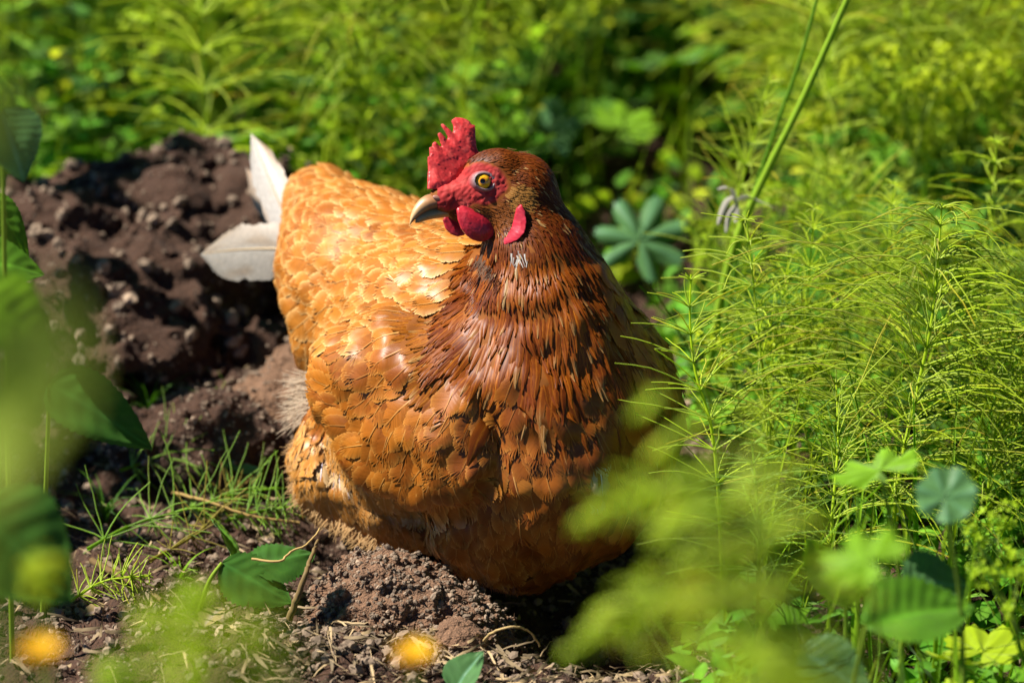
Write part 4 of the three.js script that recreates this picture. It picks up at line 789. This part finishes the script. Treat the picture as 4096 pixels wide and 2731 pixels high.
lobedLeaf('blurred grey green lobed leaf high above the comb', 590, 55, 3.1, 0.045, 7, M.blue, [0.9, 0.6, 0.0], { depth: 0.5 });
lobedLeaf('pale grey green leaf close behind the comb', 545, 130, 2.75, 0.026, 5, M.blue, [1.1, 0.2, 0.2], { depth: 0.3 });
lobedLeaf('sunlit yellow green lobed leaf over the toothed leaf', 880, 470, 2.0, 0.027, 7, M.leaf[1], [0.3, 2.2, -0.5], { depth: 0.2, teeth: 0.1, dz: -0.02, pleat: 1.6 });
lobedLeaf('blurred yellow green lobed leaf in front of the toothed leaf', 868, 560, 1.72, 0.024, 7, M.leaf[1], [0.35, 2.6, -0.4], { depth: 0.2, teeth: 0.1, dz: -0.02, pleat: 1.6 });
lobedLeaf('small blue green lobed leaf among yellow flowers', 945, 497, 1.9, 0.017, 7, M.blue, [0.5, 1.0, 0.3], { depth: 0.07, teeth: 0.06, open: 3.0 });

function ovateThing(label, pts, mat, o) {        // stalk end, leaf base, leaf tip as points; wid
  const [b, base, tip] = pts, g = new THREE.Group(), s = new Soup(); tube(s, curveOf([V3(0, 0, 0), base.clone().sub(b).multiplyScalar(0.55).add(V3(0, 0.006, 0)), base.clone().sub(b)], 8), 0.0016, 0.0012, 5, [1.2, 1.2, 1.1], [1.2, 1.2, 1.1]); part(g, 'leaf_stalk', s.geometry(), M.stem);
  const d = tip.clone().sub(base), l = part(g, 'leaf', ovateLeaf(d.length(), o.wid, { nu: 14, nv: 30, ...o }), mat); aim(l, base.clone().sub(b), d, o.roll ?? 0); return place(g, o.name ?? 'toothed_leaf', label, 'leaf', b.toArray());
}
ovateThing('large toothed leaf with ribbed veins and a pale midrib', [foot(spot(835, 660, 1.95)), spot(866, 624, 1.93), spot(978, 596, 1.95)], M.leaf[0], { wid: 0.022, veins: 9, relief: 0.008, curl: 0.12, fold: 0.35, roll: 0.5, seed: 3 });
ovateThing('blue green toothed leaf above the large ribbed leaf', [foot(spot(900, 640, 2.02)), spot(905, 585, 2.0), spot(975, 578, 2.02)], M.blue, { wid: 0.02, veins: 8, relief: 0.006, curl: 0.15, fold: 0.3, roll: 0.5, seed: 5 });
ovateThing('upright ribbed leaf behind the large ribbed leaf', [foot(spot(850, 640, 2.05)), spot(846, 606, 2.02), spot(812, 532, 2.0)], M.leaf[1], { wid: 0.018, veins: 9, relief: 0.007, curl: 0.1, fold: 0.3, roll: 0.9, seed: 7 });
ovateThing('grey green leaf at the foot of the ribbed leaves', [foot(spot(840, 680, 2.0)), spot(800, 650, 1.98), spot(870, 690, 1.96)], M.blue, { wid: 0.018, veins: 7, relief: 0.01, curl: 0.1, fold: 0.2, roll: 0.6, seed: 9 });
// leaves on the soil beside the clod
{
  const on = (u, v, y) => { const q = spot(u, v, 2.2), k = spot(u, v, 2.3).sub(q); return q.addScaledVector(k, (y - q.y) / k.y); };
  ovateThing('dark green broad leaf arching on a bent stalk beside the clod', [on(195, 622, -0.004), on(222, 562, 0.03), on(292, 600, 0.012)], M.dark, { wid: 0.017, veins: 6, relief: 0.008, curl: 0.1, fold: -0.35, roll: 0.7, seed: 11, teeth: 0.05 });
  ovateThing('dark green leaf resting behind the arching leaf', [on(245, 568, 0.0), on(252, 566, 0.026), on(316, 545, 0.03)], M.dark, { wid: 0.017, veins: 6, relief: 0.008, curl: 0.15, fold: -0.2, roll: 0.35, seed: 12, teeth: 0.05 });
  ovateThing('small green leaf standing beside the arching leaf', [on(232, 566, 0.0), on(234, 560, 0.026), on(219, 512, 0.038)], M.leaf[0], { wid: 0.008, veins: 6, relief: 0.008, curl: 0.15, fold: 0.3, roll: 0.8, seed: 13 });
  ovateThing('pale grey green leaf curled over a soil lump', [on(262, 480, 0), on(262, 470, 0.012), on(205, 446, 0.02)], M.blue, { wid: 0.008, veins: 5, relief: 0.006, curl: 0.15, fold: -0.3, seed: 14 });
  const cr = ovateThing('crumpled pale green leaf lying against the soil clod', [on(356, 618, 0.008), on(360, 616, 0.01), on(422, 617, 0.012)], M.blue, { wid: 0.0085, veins: 5, relief: 0.03, curl: 0.05, fold: -0.7, roll: 0.5, seed: 15, name: 'crumpled_leaf' });
  ovateThing('small green leaf on the soil lump behind the hen flank', [on(200, 340, 0.02), on(196, 335, 0.03), on(170, 322, 0.035)], M.leaf[0], { wid: 0.007, veins: 5, curl: 0.2, seed: 16 });
  ovateThing('round green leaf beside the small leaf on the soil lump', [on(205, 335, 0.02), on(205, 318, 0.03), on(185, 305, 0.04)], M.leaf[0], { wid: 0.008, veins: 5, curl: 0.2, seed: 18 });
  ovateThing('grey green leaf tip rising beside the golden flower', [on(452, 705, 0), on(455, 690, 0.006), on(480, 648, 0.026)], M.blue, { wid: 0.012, veins: 4, relief: 0.006, curl: 0.15, fold: 0.5, roll: 0.2, seed: 17, teeth: 0.02 });
  // twisted dry stem and sticks
  const dry = (label, pts, r0, r1, tint, name = 'dry_stem') => { const [b, q] = rel(pts), s = new Soup(), c = curveOf(q, 26); c.forEach((p, i) => { p.x += 0.0008 * noise(i * 0.9, 1, b.x * 50); p.y += 0.0008 * noise(i * 0.9, 5, b.x * 50); }); tube(s, c, r0, r1, 6, tint, tint); const m = new THREE.Mesh(s.geometry(), M.dry); m.name = numbered(name); m.position.copy(b); tag(m, label, 'stem'); scene.add(m); };
  dry('twisted dry stem standing against the clod beside the dark leaf', [on(288, 622, 0.002), on(296, 600, 0.016), on(305, 575, 0.03), on(310, 560, 0.034), on(318, 540, 0.036)], 0.0022, 0.0009, [0.55, 0.5, 0.4]);
  dry('pale frayed dry stem curling over the dark leaf', [on(252, 558, 0.034), on(280, 560, 0.034), on(292, 550, 0.036), on(305, 545, 0.038), on(320, 528, 0.042)], 0.0008, 0.0005, [1.5, 1.4, 1.1]);
  dry('brown broken stick lying on the soil under the wilted horsetail', [on(92, 560, 0.006), on(125, 578, 0.008), on(162, 600, 0.006)], 0.0023, 0.0016, [0.42, 0.36, 0.3], 'stick');
  dry('pale arching dry grass blade over the dark hollow', [on(478, 648, 0.0), on(492, 632, 0.018), on(512, 626, 0.024), on(528, 630, 0.018), on(540, 645, 0.004)], 0.0008, 0.0005, [1.4, 1.35, 1.2]);
  dry('long straw lying across the flattened horsetail', [on(172, 492, 0.016), on(205, 500, 0.018), on(250, 515, 0.014), on(300, 522, 0.01)], 0.0011, 0.0008, [1.0, 0.9, 0.6]);
  dry('yellow grass stalk crossing the big heart-shaped leaf', [spot(-5, 568, 2.0), spot(20, 550, 2.0), spot(44, 528, 2.0)], 0.0009, 0.0005, [1.5, 1.5, 0.9]);
}
// broad leaves of plants at the border of the soil, beyond the golden flowers
const broad = (label, u0, v0, u1, v1, d, wid, mat, o = {}) => ovateThing(label, [foot(spot(u0 + (o.su ?? -20), v0, d + 0.03)), spot(u0, v0, d), spot(u1, v1, d + (o.dd ?? 0))], mat, { wid, veins: 6, relief: 0.008, curl: 0.12, fold: 0.2, teeth: 0.03, belly: 0.6, name: 'broad_leaf', ...o });
broad('dark heart-shaped leaf crossed by a yellow grass stalk', -22, 510, 72, 600, 1.9, 0.031, M.dark, { roll: 0.9, seed: 2 });
broad('dark green leaf arching over the soil beside the lumps', 50, 384, 155, 440, 2.12, 0.02, M.dark, { roll: 0.7, seed: 4, curl: 0.2 });
broad('green leaf with a curled edge below the soil mound', -30, 262, 42, 262, 2.1, 0.018, M.leaf[0], { roll: 0.6, seed: 6, curl: 0.3 });
broad('narrow green leaf bent downward in front of the mound', -12, 196, 34, 254, 2.25, 0.011, M.leaf[0], { roll: 0.4, seed: 8, curl: 0.2 });
broad('grey green ribbed leaf hanging before the mound', 2, 110, 26, 180, 2.0, 0.018, M.blue, { roll: 0.3, seed: 10, veins: 10, relief: 0.007 });
broad('yellow green leaf drooping before the soil mound', -20, 300, 60, 340, 1.75, 0.022, M.leaf[1], { roll: 0.5, seed: 12, curl: 0.3 });

// plants that stand between the camera and the hen, out of focus
function goldFlower(label, u, v, d, R, mat, petals = 14) {
  const p = spot(u, v, d), b = foot(p, 0.01, 0.03), g = new THREE.Group(), s = new Soup(), top = p.clone().sub(b); tube(s, curveOf([V3(0, 0, 0), V3(top.x * 0.2, top.y * 0.5, top.z * 0.2), top], 10), 0.0013, 0.001, 5); part(g, 'stem', s.geometry(), M.stem);
  const dome = new THREE.SphereGeometry(R * 0.45, 12, 8).scale(1, 0.6, 1), dc = new Float32Array(dome.attributes.position.count * 3).fill(1); dome.setAttribute('color', new THREE.BufferAttribute(dc, 3)); const h = part(g, 'flower_centre', dome, mat); h.position.copy(top);
  const pg = ovateLeaf(R, R * 0.26, { nu: 2, nv: 5, teeth: 0, relief: 0, curl: -0.1, fold: 0.1, belly: 1.2 });
  for (let k = 0; k < petals; k++) { const a = k / petals * 6.283; aim(part(g, 'petal', pg, mat), top, V3(Math.cos(a), 0.35 + 0.3 * (k % 2), Math.sin(a))); }
  place(g, 'golden_flower', label, 'flower', b.toArray());
}
goldFlower('golden flower over the loose soil, apart from the clod', 40, 657, 1.42, 0.0105, M.gold);
goldFlower('golden flower in front of the soil clod', 413, 660, 1.48, 0.0105, M.gold);
const tallBloom = (label, u, v, d, R, mat, n = 40) => { const p = spot(u, v, d), b = foot(p, 0.01, 0.02), g = new THREE.Group(), s = new Soup(), top = p.clone().sub(b); tube(s, curveOf([V3(0, 0, 0), V3(top.x * 0.2, top.y * 0.5, top.z * 0.2), top], 10), 0.0012, 0.0009, 5); part(g, 'stem', s.geometry(), M.stem); const f = part(g, 'flower_cluster', bloomCluster(R, n, Math.round(u), 0.003), mat); f.position.copy(top); place(g, 'yellow_green_bloom', label, 'flower', b.toArray()); };
tallBloom('yellow green bloom in front of the dark heart-shaped leaf', 42, 572, 1.45, 0.010, M.bloom[0]);
tallBloom('yellow green bloom before the brown stick', 195, 598, 1.4, 0.008, M.bloom[1]);
tallBloom('dull green bloom between the stick and the yellow green bloom', 160, 622, 1.3, 0.011, M.leaf[3]);
tallBloom('wide pale yellow bloom over the straw in front of the clod', 225, 655, 1.15, 0.024, M.leaf[3], 120);
tallBloom('yellow green bloom over the lowest straw', 118, 676, 1.35, 0.009, M.bloom[1]);
// blurred broad leaves of a near plant
const olive = leafMat(0.34, 0.44, 0.04, 0.55, 0.02);
const nearLeaf = (label, u0, v0, u1, v1, d, wid, mat, o = {}) => ovateThing(label, [foot(spot(u0 - 60, v0 + 120, d + 0.05)), spot(u0, v0, d), spot(u1, v1, d)], mat, { wid, veins: 6, relief: 0.008, curl: 0.1, fold: 0.25, teeth: 0.02, belly: 0.7, name: 'near_leaf', ...o });
nearLeaf('large yellow green leaf in front of the soil mound', 5, 430, 60, 285, 0.78, 0.012, olive, { roll: 1.0, seed: 31 });
nearLeaf('yellow green leaf below the large one in front of the mound', -40, 450, 58, 385, 0.78, 0.011, olive, { roll: 0.8, seed: 32 });
nearLeaf('green leaf between the near yellow leaves and the heart-shaped leaf', -40, 480, 30, 420, 0.85, 0.013, olive, { roll: 0.6, seed: 33 });
nearLeaf('whitish leaf at the border above the ribbed hanging leaf', -20, 160, 2, 70, 0.9, 0.007, olive, { roll: 0.9, seed: 34 });
nearLeaf('green leaf close above the wide pale bloom', 300, 720, 250, 640, 1.1, 0.01, M.leaf[3], { roll: 0.7, seed: 35 });
// blurred horsetails sweeping over the hen and the leaves
const sweep = (label, P, d, o) => stemTo('horsetail', label, 'horsetail', [foot(spot(P[0][0] + (o.bu ?? 120), 760, d), 0, 0), ...P.map(([u, v]) => spot(u, v, d))], { count: 13, len: 0.05, droop: 0.25, rise: 0.6, from: 0.5, whorls: 12, mat: M.horse[2], fine: 0.0011, ...o });
sweep('blurred yellow green horsetail bowing across the hen flank', [[740, 640], [720, 520], [680, 440], [640, 390]], 1.35, { seed: 41, whorls: 14 });
sweep('blurred yellow green horsetail frond arching low across the hen breast', [[800, 640], [760, 540], [690, 488], [620, 500], [570, 530]], 1.38, { seed: 42, whorls: 18, len: 0.034, from: 0.6, bu: 60 });
sweep('blurred yellow green horsetail frond bending over the dark hollow', [[800, 690], [730, 590], [670, 585], [610, 625], [560, 660]], 1.4, { seed: 43, whorls: 18, len: 0.034, from: 0.6, bu: 60 });
sweep('blurred yellow green horsetail standing between hen and sunlit lobed leaf', [[770, 680], [775, 560], [770, 470], [752, 400]], 1.45, { seed: 44, whorls: 9, len: 0.045, bu: 30, fine: 0.0008 });
// more growth on the trodden soil: weeds and grass tufts, dead leaves
{
  const on = (u, v, y) => { const q = spot(u, v, 2.2), k = spot(u, v, 2.3).sub(q); return q.addScaledVector(k, (y - q.y) / k.y); };
  const flat = (label, P, o) => { const [b, q] = rel(P.map(([u, v], i) => on(u, v, 0.006 + 0.006 * i))); place(horsetail(q, { whorls: 8, count: 9, len: 0.045, droop: 0.06, rise: 0.35, from: 0.12, mat: M.horse[1], thick: 0.001, ...o }), 'horsetail', label, 'horsetail', b.toArray()); };
  flat('flattened horsetail spreading from the dark arching leaf towards the soil lumps', [[120, 470], [165, 455], [220, 440]], { seed: 71 });
  flat('flattened horsetail reaching towards the hen thigh', [[160, 455], [200, 430], [262, 405]], { seed: 72, len: 0.035 });
  flat('short broken horsetail beside the brown stick', [[70, 600], [105, 580], [150, 575]], { seed: 73, len: 0.03, mat: M.horse[0] });
  flat('short flattened horsetail under the hen thigh', [[225, 520], [262, 510], [300, 505]], { seed: 74, len: 0.03 });
  const tuft = (label, u, v, n, h, mat, seed) => { const g = new THREE.Group(), r = rng(seed), p = on(u, v, 0); for (let k = 0; k < n; k++) { const a = r() * 6.283, s = new Soup(), H = h * (0.5 + 0.7 * r()), R = H * (0.35 + 0.8 * r()), w = 0.0009 + 0.0006 * r(), px = -Math.sin(a), pz = Math.cos(a); for (let j = 0; j <= 6; j++) { const t = j / 6, x = Math.cos(a) * R * t * t, z = Math.sin(a) * R * t * t, y = H * (t - 0.35 * t * t * t), ww = w * (1 - t * 0.95); s.p.push(x - px * ww, y, z - pz * ww, x, y - ww * 0.5, z, x + px * ww, y, z + pz * ww); for (let e = 0; e < 3; e++) s.c.push(0.8 + 0.4 * t, 0.8 + 0.3 * t, 0.8); } for (let j = 0; j < 6; j++) for (let e = 0; e < 2; e++) { const q = j * 3 + e; s.i.push(q, q + 1, q + 3, q + 1, q + 4, q + 3); } part(g, 'blade', s.geometry(), mat); } place(g, 'grass_tuft', label, 'grass', foot(p).toArray()); };
  tuft('dark green grass tuft below the soil lumps', 150, 430, 22, 0.05, M.leaf[2], 81);
  tuft('green grass tuft among the flattened horsetails', 195, 470, 20, 0.04, M.leaf[0], 82);
  tuft('sparse grass tuft beside the heart-shaped leaf', 105, 505, 16, 0.045, M.leaf[2], 83);
  tuft('small grass tuft between the flattened horsetail and the hen', 255, 455, 14, 0.035, M.leaf[0], 84);
  tuft('small bright grass tuft near the dark arching leaf and brown stick', 180, 575, 12, 0.025, M.leaf[1], 85);
  const dead = (label, u, v, a, len, seed) => { const m = new THREE.Mesh(ovateLeaf(len, len * 0.3, { nu: 6, nv: 10, seed, curl: 0.35, fold: 0.4, relief: 0.02 }), M.dry); m.name = numbered('dead_leaf'); const p = on(u, v, 0); m.position.copy(foot(p)).add(V3(0, 0.006, 0)); m.rotation.set(0.2, a, 0.15); tag(m, label, 'leaf'); scene.add(m); };
  dead('dry brown leaf beside the broken horsetail', 85, 615, 0.4, 0.022, 3); dead('dry brown leaf behind the arching dark leaf', 270, 535, 2.2, 0.02, 4); dead('dry brown leaf under the wide pale bloom', 205, 640, 1.2, 0.024, 5); dead('dry brown leaf in front of the small round clod', 460, 640, -0.5, 0.018, 6); dead('dry brown leaf among the flattened horsetails', 180, 500, 0.9, 0.022, 7);
}
tallBloom('small pink flower high on the bank behind the horsetails', 1010, 17, 3.15, 0.011, M.pink, 30);
tallBloom('small purple pink flower behind the soil mound', 209, 150, 2.9, 0.006, M.pink, 14);
tallBloom('purple pink flower head high behind the soil mound', 194, 40, 3.1, 0.008, M.pink, 16);
stalk('grass_stalk', 'flat yellow green grass blade between the mound and the tail', [foot(spot(170, 210, 2.62)), spot(186, 156, 2.62), spot(220, 151, 2.62), spot(275, 150, 2.62)], 0.0026, 0.0022, M.horse[2], [1, 1, 1]);
// ---------------------------------------------------------------- plants: the bank behind the hen and the growth round the soil
{
  const r = rng(101);
  const hProto = [0, 1, 2, 3].map(k => { const h = 0.24, lean = (k - 1.5) * 0.03; return horsetail([V3(0, 0, 0), V3(lean * 0.3, h * 0.5, 0.01), V3(lean, h, 0.02)], { seed: 200 + k, whorls: 11, count: 10, len: [0.085, 0.075, 0.095, 0.06][k], droop: [0.3, 0.16, 0.26, 0.1][k], rise: [0.6, 0.5, 0.7, 0.7][k], from: 0.22, seg: 5, fine: 0.0007 }); });
  const lProto = [0, 1, 2].map(k => ladysMantle(0.13, 300 + k)), eProto = [0, 1, 2].map(k => herb(0.15, 400 + k, M.leaf[k]));
  const inView = (x, z) => Math.abs(x) < 0.34 + (-z) * 0.16 + 0.05;
  const put = (proto, name, label, cat, x, z, scale, group, mats) => { const c = copyOf(proto, mats); place(c, name, label, cat, onGround(x, z), { turn: r() * 6.28, scale, group }); };
  // what a plant on the bank looks like and what it stands behind
  const marks = [[-0.13, 'the left end of the soil mound'], [-0.088, 'the top of the soil mound'], [-0.062, 'the white tail feathers'], [-0.036, 'the golden back of the hen'], [-0.012, 'the red comb'], [0.02, 'the neck of the hen'], [0.05, 'the grey green lobed leaf'], [0.085, 'the leaning grass stalks'], [0.12, 'the upright horsetail'], [0.16, 'the tall drooping horsetail']];
  marks[0][1] = 'the low end of the soil mound';
  const say = (size, tone, kind, x, z) => { const a = x / (2.04 - z); let best = marks[0]; for (const m of marks) if (Math.abs(m[0] - a) < Math.abs(best[0] - a)) best = m; return `${size < 0.34 ? 'low' : size < 0.67 ? 'middling' : 'tall'} ${tone} ${kind} ${z > -0.62 ? 'close behind' : z > -1.0 ? 'well behind' : 'far behind'} ${best[1]}`; };
  const near = [[0.215, -0.02, 'the tall drooping horsetail'], [0.12, -0.1, 'the small sparse horsetail'], [0.3, -0.03, 'the arching horsetail'], [0.14, -0.02, 'the dark low horsetail'], [0.2, 0.06, 'the toothed leaves'], [0.25, -0.3, 'the upright horsetail'], [0.14, -0.3, 'the grass stalks'], [0.33, -0.25, 'the thicket border'], [0.3, 0.2, 'the front of the toothed leaves']];
  const sayNear = (size, tone, kind, x, z) => { let b = near[0]; for (const m of near) if (Math.hypot(m[0] - x, m[1] - z) < Math.hypot(b[0] - x, b[1] - z)) b = m; const d = Math.hypot(b[0] - x, b[1] - z); return `${size < 0.34 ? 'low' : size < 0.67 ? 'middling' : 'tall'} ${tone} ${kind} ${d < 0.05 ? 'right beside' : z < b[1] ? 'a little behind' : 'a little before'} ${b[2]}`; };
  const H = ['yellow green', 'dark green', 'golden green'], LT = ['green-leaved', 'bright-leaved', 'dark-leaved', 'yellow-leaved'];
  const bare = (x, z) => (x < 0.03 && x > -0.42 && z > -0.47 - 0.2 * smooth(-0.1, 0.03, x) * 0) || Math.hypot((x - 0.0) / 0.14, (z + 0.06) / 0.2) < 1;
  const scatter = (n, x0, x1, z0, z1, fn) => { let k = 0, tries = 0; while (k < n && tries++ < n * 30) { const x = lerp(x0, x1, r()), z = lerp(z0, z1, r()); if (bare(x, z) || !inView(x, z)) continue; fn(x, z); k++; } };
  const dark = (x, z) => Math.hypot((x - 0.11) / 0.1, (z + 0.58) / 0.19) < 1;     // a gap in the growth behind the hen's neck
  // horsetails: over the middle and the far side of the bank
  scatter(150, -0.6, 0.62, -1.6, -0.42, (x, z) => { if (dark(x, z)) return; const m = [0, 2, 2, 0, 1][Math.floor(r() * 5)], q = r(); put(hProto[Math.floor(r() * 4)], 'horsetail', say(q, H[m], 'horsetail', x, z), 'horsetail', x, z, 0.9 + 0.65 * q, 'horsetails on the bank behind the hen', { stem: M.horse[m], branch_whorl: M.horse[m] }); });
  scatter(84, -0.3, 0.65, -1.5, -0.38, (x, z) => { if (dark(x, z)) return; const m = Math.floor(r() * 4), q = r(); put(lProto[Math.floor(r() * 3)], 'ladys_mantle', say(q, LT[m], "lady's mantle", x, z), "lady's mantle", x, z, 0.9 + 0.6 * q, "lady's mantle plants on the bank behind the hen", { leaf: M.leaf[m], flower_cluster: M.bloom[Math.floor(r() * 2)] }); });
  scatter(46, -0.65, 0.15, -1.6, -0.5, (x, z) => { const m = Math.floor(r() * 4), q = r(); put(eProto[Math.floor(r() * 3)], 'leafy_herb', say(q, LT[m], 'upright herb', x, z), 'herb', x, z, 0.75 + 0.55 * q, 'leafy herbs behind the soil mound', { leaf: M.leaf[m] }); });
  scatter(10, -0.5, 0.0, -1.6, -0.6, (x, z) => { const m = Math.floor(r() * 3); put(lProto[Math.floor(r() * 3)], 'ladys_mantle', say(0.1, LT[m], "lady's mantle among herbs", x, z), "lady's mantle", x, z, 0.7 + 0.4 * r(), "lady's mantle among the leafy herbs", { leaf: M.leaf[m] }); });
  scatter(14, 0.1, 0.42, -0.36, 0.02, (x, z) => (z > -0.16 && x > 0.15 && x < 0.26) ? 0 : ((m, q) => put(lProto[Math.floor(r() * 3)], 'ladys_mantle', sayNear(q, LT[m], "lady's mantle", x, z), "lady's mantle", x, z, 0.6 + 0.35 * q, "lady's mantle plants under the horsetails", { leaf: M.leaf[m], flower_cluster: M.bloom[Math.floor(r() * 2)] }))(Math.floor(r() * 4), r()));
  scatter(20, 0.13, 0.44, -0.36, 0.0, (x, z) => ((m, q) => put(hProto[Math.floor(r() * 4)], 'horsetail', sayNear(q, H[m] + ' fine', 'horsetail', x, z), 'horsetail', x, z, 0.6 + 0.35 * q, 'horsetails in the thicket beside the hen', { branch_whorl: M.horse[m] }))(Math.floor(r() * 3), r()));
  scatter(14, 0.1, 0.36, 0.02, 0.3, (x, z) => (x < 0.13 || (x > 0.135 && x < 0.27)) ? 0 : ((m, q) => put(lProto[Math.floor(r() * 3)], 'ladys_mantle', sayNear(q, LT[m], "blooming lady's mantle", x, z), "lady's mantle", x, z, 0.6 + 0.4 * q, "lady's mantle plants in front of the toothed leaf", { leaf: M.leaf[m], flower_cluster: M.bloom[Math.floor(r() * 2)] }))(1 + Math.floor(r() * 3), r()));
  // small leaves close to the ground, too many to count
  const cover = (name, label, geo, mat, n, fn) => { const m = new THREE.InstancedMesh(geo, mat, n), o = new THREE.Object3D(), c = new THREE.Color(); let k = 0; while (k < n) { const q = fn(); if (!q) continue; o.position.set(q[0], q[1], q[2]); o.rotation.set((r() - .5) * 1.5, r() * 6.28, (r() - .5) * 1.5, 'YXZ'); o.scale.setScalar(q[3]); o.updateMatrix(); m.setMatrixAt(k, o.matrix); const t = 0.6 + 0.8 * r(); m.setColorAt(k, c.setRGB(t * (0.8 + 0.5 * r()), t, t * 0.9)); k++; } m.name = name; m.userData.label = label; stuff(m); };
  const small = ovateLeaf(0.016, 0.0055, { nu: 2, nv: 4, veins: 3 });
  const back = () => { const z = -0.45 - 1.6 * r() ** 1.3, x = (r() - .5) * 1.5 * (1 + 0.25 * -z); const clump = fbm(x * 6 + 4, z * 6, 2, 2); if (bare(x, z) || (dark(x, z) && r() < 0.7) || clump < -0.22 + 0.3 * (r() - .5)) return null; return [x, groundHeight(x, z) + 0.005 + (dark(x, z) ? 0.03 : 0.10 + 0.10 * clump) * r() ** 1.3, z, 0.55 + 0.9 * r()]; };
  const sideC = () => { const z = -0.45 + 0.85 * r(), x = 0.1 + 0.5 * r(); if (bare(x, z)) return null; return [x, groundHeight(x, z) + 0.003 + 0.04 * r() ** 1.5, z, 0.6 + 0.8 * r()]; };
  cover('ground_cover', 'low mass of small dark green leaves over the bank', small, M.leaf[0], 13000, back);
  cover('ground_cover_002', 'small bright green leaves scattered through the bank', small, M.leaf[3], 7000, () => { const q = back(); return q && (q[0] > -0.12 || r() < 0.35) ? q : null; });
  cover('ground_cover_001', 'low mass of small green leaves under the horsetails', small, M.leaf[0], 5000, sideC);
  const blade = new Soup(); { const n = 5, H = 0.12; for (let j = 0; j <= n; j++) { const t = j / n, w = 0.0017 * (1 - t * 0.9), x = 0.035 * t * t; blade.p.push(x, H * t, -w, x + 0.0006, H * t, 0, x, H * t, w); const c = 0.9 + 0.2 * t; for (let e = 0; e < 3; e++) blade.c.push(1, 1, 1); } for (let j = 0; j < n; j++) for (let e = 0; e < 2; e++) { const a = j * 3 + e; blade.i.push(a, a + 1, a + 3, a + 1, a + 4, a + 3); } }
  const bm = new THREE.InstancedMesh(blade.geometry(), M.leaf[1], 2600), o = new THREE.Object3D(), c = new THREE.Color();
  for (let k = 0; k < 2600;) { const p = r() < 0.8 ? back() : sideC(); if (!p) continue; o.position.set(p[0], groundHeight(p[0], p[2]) - 0.003, p[2]); o.rotation.set((r() - .5) * 0.7, r() * 6.28, (r() - .5) * 0.7); o.scale.setScalar(0.5 + 0.8 * r()); o.updateMatrix(); bm.setMatrixAt(k, o.matrix); const t = 0.6 + 0.7 * r(); bm.setColorAt(k, c.setRGB(t * (0.8 + 0.7 * r()), t, t)); k++; }
  bm.name = 'grass'; bm.userData.label = 'thin green grass blades among the plants'; stuff(bm);
  // tall herbs at the border of the plot: they throw the broken shade on the mound and the soil
  const tall = [0, 1].map(k => herb(0.5, 500 + k, M.leaf[0], { pairs: 9, size: 2.6 }));
  for (const [x, z, k, sc] of [[-0.56, 0.02, 0, 0.8], [-0.55, -0.09, 1, 0.92], [-0.6, -0.18, 0, 1.0], [-0.54, -0.26, 1, 0.9], [-0.62, -0.34, 0, 1.05], [-0.58, -0.43, 1, 0.95], [-0.64, -0.08, 1, 1.0]])
    put(tall[k], 'tall_herb', 'tall broad-leaved herb standing over the soil mound', 'herb', x, z, sc, 'tall herbs over the soil mound', { leaf: M.leaf[k * 2] });
}
shade(scene);
renderer.render(scene, camera);
